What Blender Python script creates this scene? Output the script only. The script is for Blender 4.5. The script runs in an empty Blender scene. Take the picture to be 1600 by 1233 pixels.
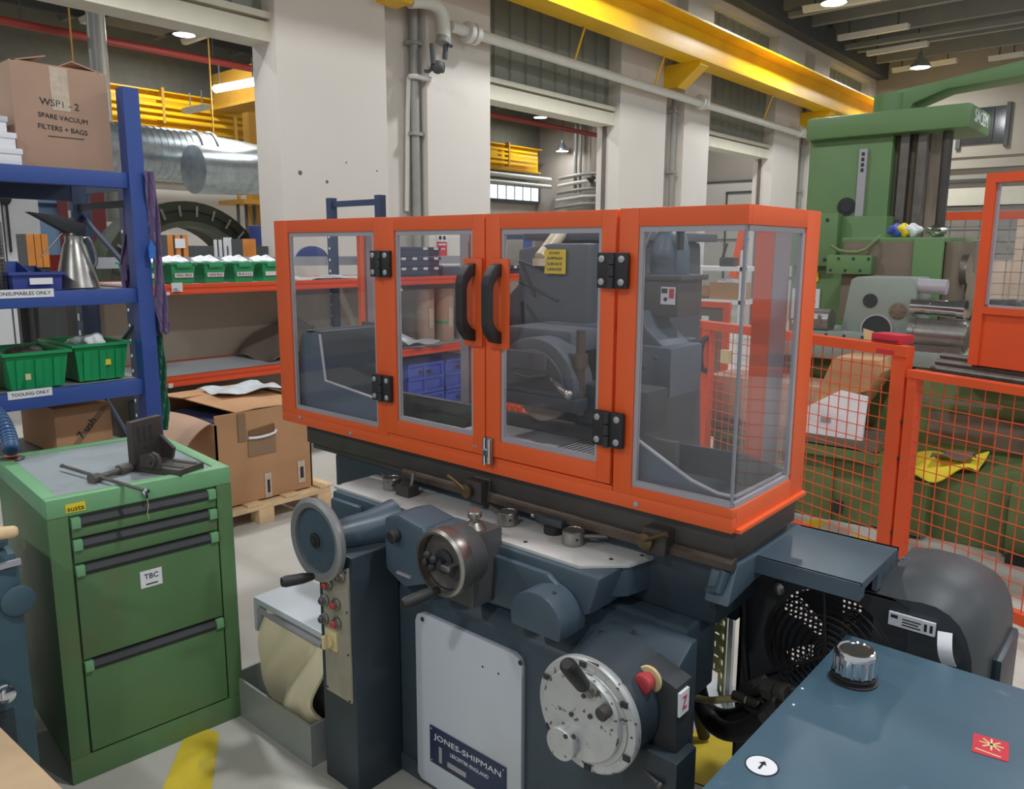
import bpy, bmesh, math, random
from mathutils import Vector, Matrix
random.seed(4)
S = bpy.context.scene
COL = S.collection
PI = math.pi

# ------------------------------------------------------------------ camera, world, exposure
def setup():
    cam = bpy.data.cameras.new('camera'); co = bpy.data.objects.new('camera', cam); COL.objects.link(co)
    yaw, pitch, roll = math.radians(41.0), math.radians(9.75), math.radians(0.25)
    f = Vector((-math.sin(yaw)*math.cos(pitch), math.cos(yaw)*math.cos(pitch), -math.sin(pitch)))
    r = Vector((math.cos(yaw), math.sin(yaw), 0)); u = r.cross(f)
    r, u = r*math.cos(roll)+u*math.sin(roll), u*math.cos(roll)-r*math.sin(roll)
    m = Matrix((r, u, -f)).transposed().to_4x4(); m.translation = (0, 0, 1.6)
    co.matrix_world = m
    cam.sensor_fit = 'HORIZONTAL'; cam.sensor_width = 36; cam.lens = 1225/1600*36
    cam.shift_y = -16.5/1600; cam.clip_start = 0.05; cam.clip_end = 100
    S.camera = co
    w = bpy.data.worlds.new('world'); S.world = w; w.use_nodes = True
    bg = w.node_tree.nodes['Background']
    bg.inputs[0].default_value = (0.93, 0.96, 1.0, 1); bg.inputs[1].default_value = 0.50
    v = S.view_settings; v.view_transform = 'Standard'; v.look = 'None'; v.gamma = 1; v.exposure = 0.0
    S.cycles.transparent_max_bounces = 32
    try: v.use_curve_mapping = False
    except Exception: pass
setup()
LAMP_W = 128.0      # watts of each high-bay lamp

# ------------------------------------------------------------------ materials
def lin(h):
    h = h.lstrip('#'); c = [int(h[i:i+2], 16)/255 for i in (0, 2, 4)]
    return tuple(x/12.92 if x <= .04045 else ((x+.055)/1.055)**2.4 for x in c)
MATS = {}
def mat(name, hx, rough=.5, metal=0, var=.07, scale=6, dirt=None, dscale=3, dlo=.55, dhi=.75, damt=.7, bump=0, bscale=60, coat=0, spec=.5):
    m = bpy.data.materials.new(name); m.use_nodes = True; nt = m.node_tree; N = nt.nodes; L = nt.links
    b = N['Principled BSDF']; c = lin(hx)
    tc = N.new('ShaderNodeTexCoord'); nz = N.new('ShaderNodeTexNoise')
    nz.inputs['Scale'].default_value = scale; nz.inputs['Detail'].default_value = 4
    L.new(tc.outputs['Object'], nz.inputs['Vector'])
    cr = N.new('ShaderNodeValToRGB')
    cr.color_ramp.elements[0].position = .3; cr.color_ramp.elements[1].position = .7
    cr.color_ramp.elements[0].color = tuple(max(0, x*(1-var)) for x in c)+(1,)
    cr.color_ramp.elements[1].color = tuple(min(1, x*(1+var)) for x in c)+(1,)
    L.new(nz.outputs['Fac'], cr.inputs['Fac']); out = cr.outputs['Color']
    if dirt:
        n2 = N.new('ShaderNodeTexNoise'); n2.inputs['Scale'].default_value = dscale; n2.inputs['Detail'].default_value = 7
        L.new(tc.outputs['Object'], n2.inputs['Vector'])
        mr = N.new('ShaderNodeMapRange'); mr.inputs['From Min'].default_value = dlo; mr.inputs['From Max'].default_value = dhi
        mr.inputs['To Max'].default_value = damt; L.new(n2.outputs['Fac'], mr.inputs['Value'])
        mx = N.new('ShaderNodeMix'); mx.data_type = 'RGBA'; L.new(mr.outputs['Result'], mx.inputs['Factor'])
        L.new(out, mx.inputs['A']); mx.inputs['B'].default_value = lin(dirt)+(1,); out = mx.outputs['Result']
    L.new(out, b.inputs['Base Color'])
    b.inputs['Roughness'].default_value = rough; b.inputs['Metallic'].default_value = metal
    b.inputs['Coat Weight'].default_value = coat; b.inputs['Specular IOR Level'].default_value = spec
    if bump:
        n3 = N.new('ShaderNodeTexNoise'); n3.inputs['Scale'].default_value = bscale; L.new(tc.outputs['Object'], n3.inputs['Vector'])
        bp = N.new('ShaderNodeBump'); bp.inputs['Strength'].default_value = bump; bp.inputs['Distance'].default_value = .005
        L.new(n3.outputs['Fac'], bp.inputs['Height']); L.new(bp.outputs['Normal'], b.inputs['Normal'])
    MATS[name] = m; return m
def emis(name, hx, strength):
    m = bpy.data.materials.new(name); m.use_nodes = True; b = m.node_tree.nodes['Principled BSDF']
    b.inputs['Base Color'].default_value = lin(hx)+(1,); b.inputs['Emission Color'].default_value = lin(hx)+(1,)
    b.inputs['Emission Strength'].default_value = strength; MATS[name] = m; return m
def acrylic(name, hx, gloss, haze, hx2='#c8ccd2'):
    m = bpy.data.materials.new(name); m.use_nodes = True; nt = m.node_tree; N = nt.nodes; L = nt.links
    N.remove(N['Principled BSDF']); o = N['Material Output']
    tr = N.new('ShaderNodeBsdfTransparent'); tr.inputs[0].default_value = lin(hx)+(1,)
    gl = N.new('ShaderNodeBsdfGlossy'); gl.inputs['Roughness'].default_value = .03
    df = N.new('ShaderNodeBsdfDiffuse')
    tc = N.new('ShaderNodeTexCoord'); nz = N.new('ShaderNodeTexNoise'); nz.inputs['Scale'].default_value = 2.5
    L.new(tc.outputs['Object'], nz.inputs['Vector'])
    mr = N.new('ShaderNodeMapRange'); mr.inputs['To Min'].default_value = haze*.4; mr.inputs['To Max'].default_value = haze*1.6
    L.new(nz.outputs['Fac'], mr.inputs['Value'])
    df.inputs[0].default_value = lin(hx2)+(1,)
    lw = N.new('ShaderNodeLayerWeight'); lw.inputs['Blend'].default_value = .5
    pw = N.new('ShaderNodeMath'); pw.operation = 'POWER'; pw.inputs[1].default_value = 5; L.new(lw.outputs['Facing'], pw.inputs[0])
    fr = N.new('ShaderNodeMath'); fr.operation = 'MULTIPLY_ADD'; fr.inputs[1].default_value = .9; fr.inputs[2].default_value = .035*gloss; L.new(pw.outputs[0], fr.inputs[0])
    m1 = N.new('ShaderNodeMixShader'); L.new(mr.outputs['Result'], m1.inputs[0]); L.new(tr.outputs[0], m1.inputs[1]); L.new(df.outputs[0], m1.inputs[2])
    m2 = N.new('ShaderNodeMixShader'); L.new(fr.outputs[0], m2.inputs[0]); L.new(m1.outputs[0], m2.inputs[1]); L.new(gl.outputs[0], m2.inputs[2])
    L.new(m2.outputs[0], o.inputs[0]); MATS[name] = m; return m

ORANGE = mat('orange_paint', '#e8602a', .42, var=.03, scale=3)
ORANGE2 = mat('orange_fence_paint', '#df5426', .5, var=.05, scale=4)
ORANGE3 = mat('orange_beam_paint', '#e8572a', .5, var=.05, scale=4, dirt='#a03c20', dlo=.62, dhi=.8, damt=.5)
MBLUE = mat('machine_blue_paint', '#465662', .38, var=.1, scale=5, dirt='#2b3338', dscale=4, dlo=.56, dhi=.85, damt=.5)
MBLUED = mat('machine_blue_dark', '#2f3b43', .45, var=.12, scale=6, dirt='#20272b', dscale=6, dlo=.5, dhi=.8, damt=.6)
TANKB = mat('tank_blue_paint', '#446070', .36, var=.06, scale=4, dirt='#6f8ea4', dscale=14, dlo=.68, dhi=.74, damt=.35, bump=.03, bscale=90)
SLATE = mat('slate_grey_paint', '#4e545c', .5, var=.1, scale=5)
SLATED = mat('slate_dark', '#3f4348', .55, var=.1, scale=6)
GUN = mat('dark_iron', '#4a4643', .5, .3, var=.15, scale=9, dirt='#5a4636', dscale=5, dlo=.55, dhi=.8, damt=.5)
RUSTY = mat('worn_brown_steel', '#5d5148', .5, .5, var=.2, scale=12)
STEEL = mat('brushed_steel', '#9b9893', .33, .9, var=.12, scale=20, dirt='#5d564e', dscale=16, dlo=.6, dhi=.8, damt=.4)
STEELD = mat('dull_steel', '#6d6965', .48, .6, var=.15, scale=16, dirt='#3d3a36', dscale=12, dlo=.55, dhi=.8, damt=.5)
SPECKLE = mat('speckled_aluminium', '#c9cbca', .42, .55, var=.06, scale=20, dirt='#4a3c33', dscale=55, dlo=.62, dhi=.66, damt=.85)
CHROME = mat('chrome', '#d5d7da', .12, 1, var=.02)
ZINC = mat('galvanised_steel', '#b9c4ca', .32, .85, var=.12, scale=9, dirt='#dfe6ea', dscale=8, dlo=.5, dhi=.7, damt=.4)
BLACK = mat('black_plastic', '#272627', .55, var=.1)
BEDB = mat('bed_blue_grey', '#3c4a54', .45, var=.1, scale=5, dirt='#2a3136', dscale=4, dlo=.52, dhi=.8, damt=.6)
BLACKM = mat('black_matt', '#2f3235', .65, var=.15)
RUBBER = mat('black_rubber', '#2c2b2b', .55, var=.15, scale=12)
SEAL = mat('grey_seal_trim', '#a9a7ad', .4, .2, var=.05)
DECK = mat('deck_grey_white', '#c4c5c2', .42, .1, var=.05, scale=6, dirt='#8d8a80', dscale=9, dlo=.58, dhi=.78, damt=.55)
PANELW = mat('panel_white_paint', '#c3c9d0', .4, var=.03, scale=2, dirt='#a9ab9c', dscale=2, dlo=.52, dhi=.7, damt=.5)
CREAMPL = mat('control_plate', '#a39e8d', .5, .2, var=.08, scale=9, dirt='#7d7460', dscale=7, dlo=.5, dhi=.75, damt=.6)
NAVY = mat('navy_plate', '#26324f', .4, var=.05)
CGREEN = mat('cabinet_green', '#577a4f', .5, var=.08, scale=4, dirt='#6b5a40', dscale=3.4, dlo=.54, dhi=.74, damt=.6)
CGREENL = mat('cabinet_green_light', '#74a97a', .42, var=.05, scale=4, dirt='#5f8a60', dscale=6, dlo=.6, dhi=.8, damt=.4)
MAT_GREY = mat('grey_rubber_mat', '#8f979a', .6, var=.06, scale=6, dirt='#70787b', dscale=7, dlo=.55, dhi=.75, damt=.5)
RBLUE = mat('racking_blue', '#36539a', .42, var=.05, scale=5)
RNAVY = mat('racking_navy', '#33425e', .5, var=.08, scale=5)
BINGREEN = mat('bin_green_plastic', '#1f9a5c', .38, var=.06, scale=6)
BINGREEN2 = mat('bin_green_plastic_light', '#2da36a', .4, var=.06, scale=6)
BINBLUE = mat('bin_blue_plastic', '#3f5fae', .35, var=.06)
CRATEBLUE = mat('crate_blue_plastic', '#4b5fc0', .4, var=.08)
NAVYBOX = mat('navy_tray_plastic', '#353f5f', .45, var=.08)
REDPL = mat('red_plastic', '#e0333a', .4, var=.05)
PURP = mat('violet_blue_panel', '#45508c', .5, var=.05)
CARD = mat('cardboard', '#b98d66', .8, var=.06, scale=5, dirt='#9c724c', dscale=3, dlo=.55, dhi=.8, damt=.4)
CARD2 = mat('cardboard_pale', '#b3937d', .8, var=.05, scale=4, dirt='#a08070', dscale=3, dlo=.5, dhi=.8, damt=.4)
TAPE = mat('brown_tape', '#8f7459', .3, var=.08)
TAPEC = mat('clear_tape', '#c9b8a4', .25, var=.15, scale=40)
WOOD = mat('pine_wood', '#dfc096', .7, var=.14, scale=9, bump=.1)
WOODO = mat('orange_wood', '#d8893c', .6, var=.12, scale=7)
WOODB = mat('oak_board', '#b59a78', .65, var=.12, scale=8)
PAPER = mat('white_paper', '#e9eaee', .7, var=.03)
PLASTICBAG = mat('clear_bag_plastic', '#d6dde0', .25, var=.08, scale=15)
LABEL = mat('white_label', '#e4e6ea', .5, var=.02)
INK = mat('black_ink', '#22242a', .6, var=.02)
INKW = mat('white_ink', '#d9dde2', .6, var=.02)
INKR = mat('red_ink', '#c9283a', .6, var=.02)
YELLOW = mat('crane_yellow', '#efbd14', .4, var=.06, scale=3, dirt='#c8902a', dscale=1.5, dlo=.5, dhi=.75, damt=.5)
OCHRE = mat('ochre_paint', '#b98a32', .55, var=.08, scale=2)
FARW_SHADE = mat('end_wall_shaded', '#a39a90', .75, var=.03, scale=1)  # shade on the end wall and its piers is put into this colour
YSIGN = mat('yellow_sign', '#eed32a', .5, var=.04)
YFLOOR = mat('yellow_floor_paint', '#dcc23a', .6, var=.1, scale=8, dirt='#a9984a', dscale=9, dlo=.58, dhi=.75, damt=.6)
FLOOR = mat('floor_concrete', '#c1bdb4', .5, var=.05, scale=1.2, dirt='#9a978f', dscale=2.2, dlo=.52, dhi=.75, damt=.5)
FMAT = mat('dark_floor_mat', '#4a4b4e', .7, var=.15, scale=30, bump=.2)
WALLW = mat('wall_white_paint', '#d9d2c9', .7, var=.02, scale=1.5)
WALLW2 = mat('far_wall_paint', '#cfc9bf', .75, var=.03, scale=1)
WALLB = mat('back_wall_cream', '#a8a193', .75, var=.04, scale=1)
CREAM = mat('cream_beam_paint', '#ddd8c4', .55, var=.04)
CLAD = mat('corrugated_grey_green', '#8b8f86', .5, .2, var=.06, scale=2)
ROOF = mat('roof_grey', '#6d706f', .75, var=.08, scale=2)
PURLIN = mat('purlin_grey', '#8b8c86', .65, var=.08, scale=2)
DSTEEL = mat('dark_grey_steel', '#4c4f50', .6, var=.1, scale=3)
REDPIPE = mat('red_pipe_paint', '#9c3b34', .5, var=.08)
WPIPE = mat('white_pipe_paint', '#d8d7cf', .4, var=.04)
GPIPE = mat('grey_pipe_paint', '#9c9c96', .45, .2, var=.06)
BORE = mat('boring_mill_green', '#648655', .45, var=.06, scale=3, dirt='#4d7550', dscale=2.5, dlo=.55, dhi=.8, damt=.5)
BORED = mat('boring_base_green', '#68794b', .55, var=.1, scale=4, dirt='#45512f', dscale=3, dlo=.5, dhi=.75, damt=.6)
BOREBR = mat('brown_worn_casting', '#75685a', .6, .1, var=.12, scale=5)
GREYM = mat('grey_green_casting', '#8a958c', .42, .15, var=.06, scale=5, dirt='#6d746c', dscale=5, dlo=.55, dhi=.8, damt=.5)
ARCHG = mat('dark_olive_green', '#49503f', .6, .1, var=.12, scale=4)
OLIVE = mat('olive_zinc', '#a5aa72', .42, .5, var=.1, scale=5)
CLOTHY = mat('yellow_cloth', '#ecd83c', .8, var=.08, scale=7, bump=.3, bscale=14)
CANVAS = mat('stained_canvas', '#d9cfae', .85, var=.08, scale=5, dirt='#a67c50', dscale=4.5, dlo=.58, dhi=.75, damt=.6)
STRAPP = mat('purple_webbing', '#6d5a80', .75, var=.14, scale=14, bump=.3, bscale=120)
STRAPG = mat('green_webbing', '#2f6b52', .75, var=.14, scale=14, bump=.3, bscale=120)
STRAPB = mat('blue_tag', '#2f6fc8', .5, var=.05)
TARP = mat('brown_tarpaulin', '#7f7267', .8, var=.12, scale=6)
BEIGE = mat('beige_board', '#b0a391', .7, var=.05, scale=2, dirt='#9a8c7b', dscale=1.2, dlo=.5, dhi=.7, damt=.5)
GREYBOX = mat('grey_sheet_steel', '#9aa09c', .45, .25, var=.06, scale=4)
GREYLID = mat('pale_grey_lid', '#c3cad0', .4, .1, var=.04, scale=4)
TEALB = mat('teal_machine_paint', '#3d5763', .45, var=.1, scale=4)
HOSEB = mat('blue_segment_hose', '#38597f', .4, var=.06)
STONE = mat('abrasive_wheel', '#8d8473', .85, var=.12, scale=30)
BRASS = mat('worn_brass', '#77664a', .4, .8, var=.15, scale=14)
ESTOP = mat('estop_red', '#b84045', .4, var=.05)
IVORY = mat('ivory_plastic', '#d8c796', .4, var=.06)
SKYBL = mat('pale_blue_panel', '#8fb3d8', .5, var=.04)
TUBEP = mat('pale_tube', '#c3b79a', .4, var=.08)
LAMPE = emis('lamp_emitter', '#f4f8ff', 18)
TUBEE = emis('fluorescent_emitter', '#fff8e8', 9)
WINE = emis('daylight_pane', '#dfe9f2', 1.3)
ACRY = acrylic('clear_acrylic', '#fdfdfd', .8, .022)
ACRYS = acrylic('scuffed_acrylic', '#fafbfc', .9, .05)
GLASSD = mat('dark_window_glass', '#3b3d3f', .12, var=.05)

# ------------------------------------------------------------------ mesh helpers
W = {}
def xyz(axis, a, b, c):      # (in-plane u, in-plane v, along axis)
    return {'x': (c, a, b), 'y': (a, c, b), 'z': (a, b, c)}[axis]
class B:
    def __init__(s, M=None):
        s.bm = bmesh.new(); s.M = M
    def _x(s, vs, M=None):
        for m in (M, s.M):
            if m is not None:
                for v in vs: v.co = m @ v.co
    def _bev(s, vs, w, seg=2):
        es = {e for v in vs for e in v.link_edges}
        r = bmesh.ops.bevel(s.bm, geom=list(es), offset=w, segments=seg, affect='EDGES', profile=.6, clamp_overlap=True)
    def box(s, x0, x1, y0, y1, z0, z1, bev=0, M=None):
        vs = [s.bm.verts.new((x, y, z)) for z in (z0, z1) for y in (y0, y1) for x in (x0, x1)]
        for f in ((0, 2, 3, 1), (4, 5, 7, 6), (0, 1, 5, 4), (2, 6, 7, 3), (0, 4, 6, 2), (1, 3, 7, 5)):
            s.bm.faces.new([vs[i] for i in f])
        s._x(vs, M)
        if bev: s._bev(vs, bev)
        return s
    def prism(s, pts, axis, a, b, bev=0, M=None):
        n = len(pts)
        va = [s.bm.verts.new(xyz(axis, p[0], p[1], a)) for p in pts]; vb = [s.bm.verts.new(xyz(axis, p[0], p[1], b)) for p in pts]
        fs = [s.bm.faces.new(va), s.bm.faces.new(vb[::-1])]
        for i in range(n): fs.append(s.bm.faces.new((va[i], vb[i], vb[(i+1) % n], va[(i+1) % n])))
        bmesh.ops.recalc_face_normals(s.bm, faces=fs)
        s._x(va+vb, M)
        if bev: s._bev(va+vb, bev)
        return s
    def ring(s, c, u, v, r, n):
        return [s.bm.verts.new(c+u*(r*math.cos(2*PI*i/n))+v*(r*math.sin(2*PI*i/n))) for i in range(n)]
    def lathe(s, prof, p, d, n=28, closed=True):
        p = Vector(p); d = Vector(d).normalized(); u = d.orthogonal().normalized(); v = d.cross(u)
        rings = []
        for r, h in prof:
            rings.append(s.ring(p+d*h, u, v, max(r, 1e-5), n))
        vs = [x for q in rings for x in q]; fs = []
        for a, b in zip(rings, rings[1:]):
            for i in range(n): fs.append(s.bm.faces.new((a[i], a[(i+1) % n], b[(i+1) % n], b[i])))
        if closed:
            fs.append(s.bm.faces.new(rings[0][::-1])); fs.append(s.bm.faces.new(rings[-1]))
        bmesh.ops.recalc_face_normals(s.bm, faces=fs)
        s._x(vs); return s
    def cyl(s, p0, p1, r, r2=None, n=20, bev=0):
        p0 = Vector(p0); d = Vector(p1)-p0; L = d.length; r2 = r if r2 is None else r2
        pr = [(r, 0), (r2, L)] if not bev else [(r-bev, 0), (r, bev), (r2, L-bev), (r2-bev, L)]
        return s.lathe(pr, p0, d, n)
    def tube(s, pts, r, n=10, sm=0):
        pts = [Vector(p) for p in pts]
        for _ in range(sm):
            q = [pts[0]]
            for a, b in zip(pts, pts[1:]): q += [a*.75+b*.25, a*.25+b*.75]
            pts = q+[pts[-1]]
        rings = []; u = None; vs = []
        for i, p in enumerate(pts):
            t = (pts[min(i+1, len(pts)-1)]-pts[max(i-1, 0)]).normalized()
            u = t.orthogonal().normalized() if u is None else (u-t*u.dot(t)).normalized()
            v = t.cross(u); rr = r[i*len(r)//len(pts)] if isinstance(r, (list, tuple)) else r
            q = s.ring(p, u, v, rr, n); rings.append(q); vs += q
        for a, b in zip(rings, rings[1:]):
            for i in range(n): s.bm.faces.new((a[i], a[(i+1) % n], b[(i+1) % n], b[i]))
        s.bm.faces.new(rings[0][::-1]); s.bm.faces.new(rings[-1]); s._x(vs); return s
    def ball(s, c, r, sc=(1, 1, 1), n=16):
        m = Matrix.Translation(c) @ Matrix.Diagonal((sc[0], sc[1], sc[2], 1))
        if s.M is not None: m = s.M @ m
        bmesh.ops.create_uvsphere(s.bm, u_segments=n, v_segments=n//2+2, radius=r, matrix=m); return s
    def sheet(s, fn, nu, nv, th=.004):      # a surface fn(u, v) -> point, given thickness
        P = [[Vector(fn(i/nu, j/nv)) for j in range(nv+1)] for i in range(nu+1)]
        def nrm(i, j):
            a = P[min(i+1, nu)][j]-P[max(i-1, 0)][j]; b = P[i][min(j+1, nv)]-P[i][max(j-1, 0)]
            c = a.cross(b); return c.normalized() if c.length > 1e-9 else Vector((0, 0, 1))
        A = [[s.bm.verts.new(P[i][j]+nrm(i, j)*th/2) for j in range(nv+1)] for i in range(nu+1)]
        Z = [[s.bm.verts.new(P[i][j]-nrm(i, j)*th/2) for j in range(nv+1)] for i in range(nu+1)]
        F = s.bm.faces.new
        for i in range(nu):
            for j in range(nv):
                F((A[i][j], A[i+1][j], A[i+1][j+1], A[i][j+1])); F((Z[i][j], Z[i][j+1], Z[i+1][j+1], Z[i+1][j]))
        for i in range(nu):
            F((A[i][0], Z[i][0], Z[i+1][0], A[i+1][0])); F((A[i][nv], A[i+1][nv], Z[i+1][nv], Z[i][nv]))
        for j in range(nv):
            F((A[0][j], A[0][j+1], Z[0][j+1], Z[0][j])); F((A[nu][j], Z[nu][j], Z[nu][j+1], A[nu][j+1]))
        s._x([v for q in A+Z for v in q]); return s
    def perf(s, o, u, v, nu, nv, th, hole):    # perforated plate of nu x nv cells; hole(i, j) leaves a cell open
        o, u, v = Vector(o), Vector(u), Vector(v); n = u.cross(v).normalized()*th; vs = {}
        def g(i, j, k):
            if (i, j, k) not in vs: vs[i, j, k] = s.bm.verts.new(o+u*(i/nu)+v*(j/nv)+n*k)
            return vs[i, j, k]
        solid = lambda i, j: 0 <= i < nu and 0 <= j < nv and not hole(i, j)
        for i in range(nu):
            for j in range(nv):
                if hole(i, j): continue
                s.bm.faces.new((g(i, j, 1), g(i+1, j, 1), g(i+1, j+1, 1), g(i, j+1, 1)))
                s.bm.faces.new((g(i, j, 0), g(i, j+1, 0), g(i+1, j+1, 0), g(i+1, j, 0)))
                for (di, dj, a, b) in ((-1, 0, (i, j+1), (i, j)), (1, 0, (i+1, j), (i+1, j+1)), (0, -1, (i, j), (i+1, j)), (0, 1, (i+1, j+1), (i, j+1))):
                    if not solid(i+di, j+dj): s.bm.faces.new((g(*a, 0), g(*b, 0), g(*b, 1), g(*a, 1)))
        s._x(list(vs.values())); return s
    def end(s, name, m, parent=None, smooth=True, **props):
        me = bpy.data.meshes.new(name)
        if parent is not None:
            s.bm.transform(W[parent].inverted())
        s.bm.normal_update(); s.bm.to_mesh(me); s.bm.free(); me.materials.append(m)
        if smooth and len(me.polygons):
            me.polygons.foreach_set('use_smooth', [True]*len(me.polygons)); me.set_sharp_from_angle(angle=math.radians(34))
        o = bpy.data.objects.new(name, me); COL.objects.link(o)
        if parent is not None: o.parent = parent; W[o] = W[parent].copy()
        else: W[o] = Matrix()
        for k, v in props.items(): o[k] = v
        return o
def thing(name, label, cat, loc=(0, 0, 0), rz=0, group=None):
    o = bpy.data.objects.new(name, None); COL.objects.link(o); o.empty_display_size = .1
    o.location = loc; o.rotation_euler = (0, 0, rz); o['label'] = label; o['category'] = cat
    if group: o['group'] = group
    W[o] = Matrix.Translation(loc) @ Matrix.Rotation(rz, 4, 'Z'); return o
def kids(o): return [c for c in bpy.data.objects if c.parent == o]
TREE = {}
def dup(root, loc, label=None, rz=None, swap=None):
    if root.name not in TREE: TREE[root.name] = [(c, kids(c)) for c in kids(root)]
    r = root.copy(); COL.objects.link(r); r.location = loc
    if rz is not None: r.rotation_euler = (0, 0, rz)
    if label: r['label'] = label
    for c, gs in TREE[root.name]:
        d = c.copy(); COL.objects.link(d); d.parent = r
        for g in gs:
            e = g.copy(); COL.objects.link(e); e.parent = d
    W[r] = Matrix.Translation(loc) @ Matrix.Rotation(r.rotation_euler.z, 4, 'Z')
    return r
def text(body, c, right, up, width, m, parent=None, name='lettering', h=None, ext=.0006):
    cu = bpy.data.curves.new(name, 'FONT'); cu.body = body; cu.align_x = 'CENTER'; cu.align_y = 'CENTER'; cu.size = 1; cu.resolution_u = 3
    cu.materials.append(m); o = bpy.data.objects.new(name, cu); COL.objects.link(o)
    bpy.context.view_layer.update(); dx, dy = max(o.dimensions.x, .01), max(o.dimensions.y, .01)
    sx = width/dx; sy = h/dy if h else sx; cu.extrude = ext/max(sx, 1e-6); bpy.context.view_layer.update()
    R = Vector(right).normalized(); U = Vector(up).normalized(); Nn = R.cross(U).normalized()
    mw = Matrix((R*sx, U*sy, Nn*sx)).transposed().to_4x4(); mw.translation = Vector(c)
    me = bpy.data.meshes.new_from_object(o.evaluated_get(bpy.context.evaluated_depsgraph_get()))
    bpy.data.objects.remove(o); me.transform(mw if parent is None else W[parent].inverted() @ mw)
    o = bpy.data.objects.new(name, me); COL.objects.link(o)
    if parent is not None: o.parent = parent
    return o
def struct(o): o['kind'] = 'structure'; return o
X, Y, Z = Vector((1, 0, 0)), Vector((0, 1, 0)), Vector((0, 0, 1))
# ------------------------------------------------------------------ the hall
FY = 22.6           # far wall
floor = struct(B().box(-19, 6.5, -6, FY+.3, -.12, 0).end('floor', FLOOR))
def mark(pts, m=YFLOOR, name='floor_marking'): return B().prism(pts, 'z', .0, .003).end(name, m, floor)
mark([(-2.42, 1.12), (-2.30, 1.16), (-2.02, .98), (-1.90, .70), (-2.02, .66), (-2.16, .90)])
mark([(-1.12, 2.22), (-.98, 2.26), (-.86, 2.02), (-1.02, 1.98)])
mark([(-1.66, 4.22), (-1.56, 4.22), (-1.50, 4.62), (-1.60, 4.62)])
mark([(-1.32, 4.5), (-.84, 4.42), (-.84, 4.36), (-1.32, 4.43)])
mark([(-.93, 4.4), (-.84, 4.4), (-.78, 3.95), (-.90, 3.95)])
mark([(-1.28, 4.44), (-1.24, 4.44), (-.86, 4.0), (-.90, 4.0)])
mark([(-1.2, 4.05), (-1.16, 4.02), (-.88, 4.4), (-.92, 4.42)])
mark([(-1.30, 4.02), (-1.24, 4.02), (-1.24, 4.46), (-1.30, 4.46)])
ceil = struct(B().box(-7.2, 6.5, -6, FY, 6.55, 6.7).end('ceiling', ROOF))
y = -4.5
while y < FY:
    B().box(-6.95, 6.4, y-.07, y+.07, 6.22, 6.55).box(-6.95, 6.4, y+.45, y+.95, 6.47, 6.55).end('purlin', PURLIN, ceil)
    y += 1.45
B().box(-6.98, -6.72, -6, FY, 6.0, 6.4).end('eaves_beam', DSTEEL, ceil)
for yy in (12.9, 15.7, 18.9):
    B().box(-6.6, 3, yy, yy+.14, 6.05, 6.15).end('cable_tray', PURLIN, ceil)
ceil2 = struct(B().box(-18.6, -7.2, -6, FY, 6.5, 6.65).end('ceiling_2', ROOF))
y = -4.5
while y < FY:
    B().box(-18.4, -7.3, y-.06, y+.06, 6.2, 6.5).end('purlin', PURLIN, ceil2)
    y += 1.9
for xx in (-9.6, -12.2, -14.6, -17.2):
    B().box(xx-.05, xx+.05, -5, FY, 6.05, 6.2).end('beam', DSTEEL, ceil2)

# wall between the two halls: piers, lintels, corrugated cladding above
wall = struct(B().box(-7.42, -7.02, -6, FY, 5.9, 6.55).end('wall_left', WALLW))
def pier(a, b):
    o = B()
    o.box(-7.42, -7.0, a, a+1.37, 0, 5.9).box(-7.42, -7.2, a+1.37, a+1.98, 0, 5.9).box(-7.42, -7.0, a+1.98, b, 0, 5.9)
    o.end('pier', WALLW, wall)
JAMB = mat('jamb_brown', '#6f6360', .6)
def bay(a, b):
    lz = 3.58 if a < 5 else 3.49
    B().box(-7.4, -7.1, a, b, lz, lz+.18).end('lintel', CREAM, wall)
    B().box(-7.3, -7.08, a, b, lz+.21, lz+.27).end('ledge', CREAM, wall)
    pts = []; n = int((b-a)/.3)
    for i in range(n):
        y0 = a+(b-a)*i/n; d = (b-a)/n
        pts += [(-7.22, y0), (-7.22, y0+d*.72), (-7.25, y0+d*.78), (-7.25, y0+d*.94)]
    pts += [(-7.22, b), (-7.30, b), (-7.30, a)]
    B().prism(pts, 'z', lz+.27, 5.9).end('cladding', CLAD, wall, smooth=False)
    if a > 5: B().box(-7.30, -7.24, b-.03, b, 0, lz).end('door_jamb', JAMB, wall)
PI_ = [(4.55, 7.61), (10.55, 13.46), (16.3, 19.2), (22.1, FY)]
BAY = [(1.7, 4.55), (7.61, 10.55), (13.46, 16.3), (19.2, 22.1)]
pier(-1.3, 1.7)
for p in PI_: pier(*p)
for p in BAY: bay(*p)
chip = mat('chipped_plaster', '#6b645e', .9)
for (a, b, c), r in (((-7.000, 4.767, 2.355), .03), ((-7.000, 5.091, 2.287), .022), ((-7.000, 5.346, 2.503), .012), ((-7.000, 5.761, 2.448), .012)):
    B().lathe([(r, -.003), (r*.8, .003)], (a, b, c), X, 5).end('plaster_chip', chip, wall)

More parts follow.
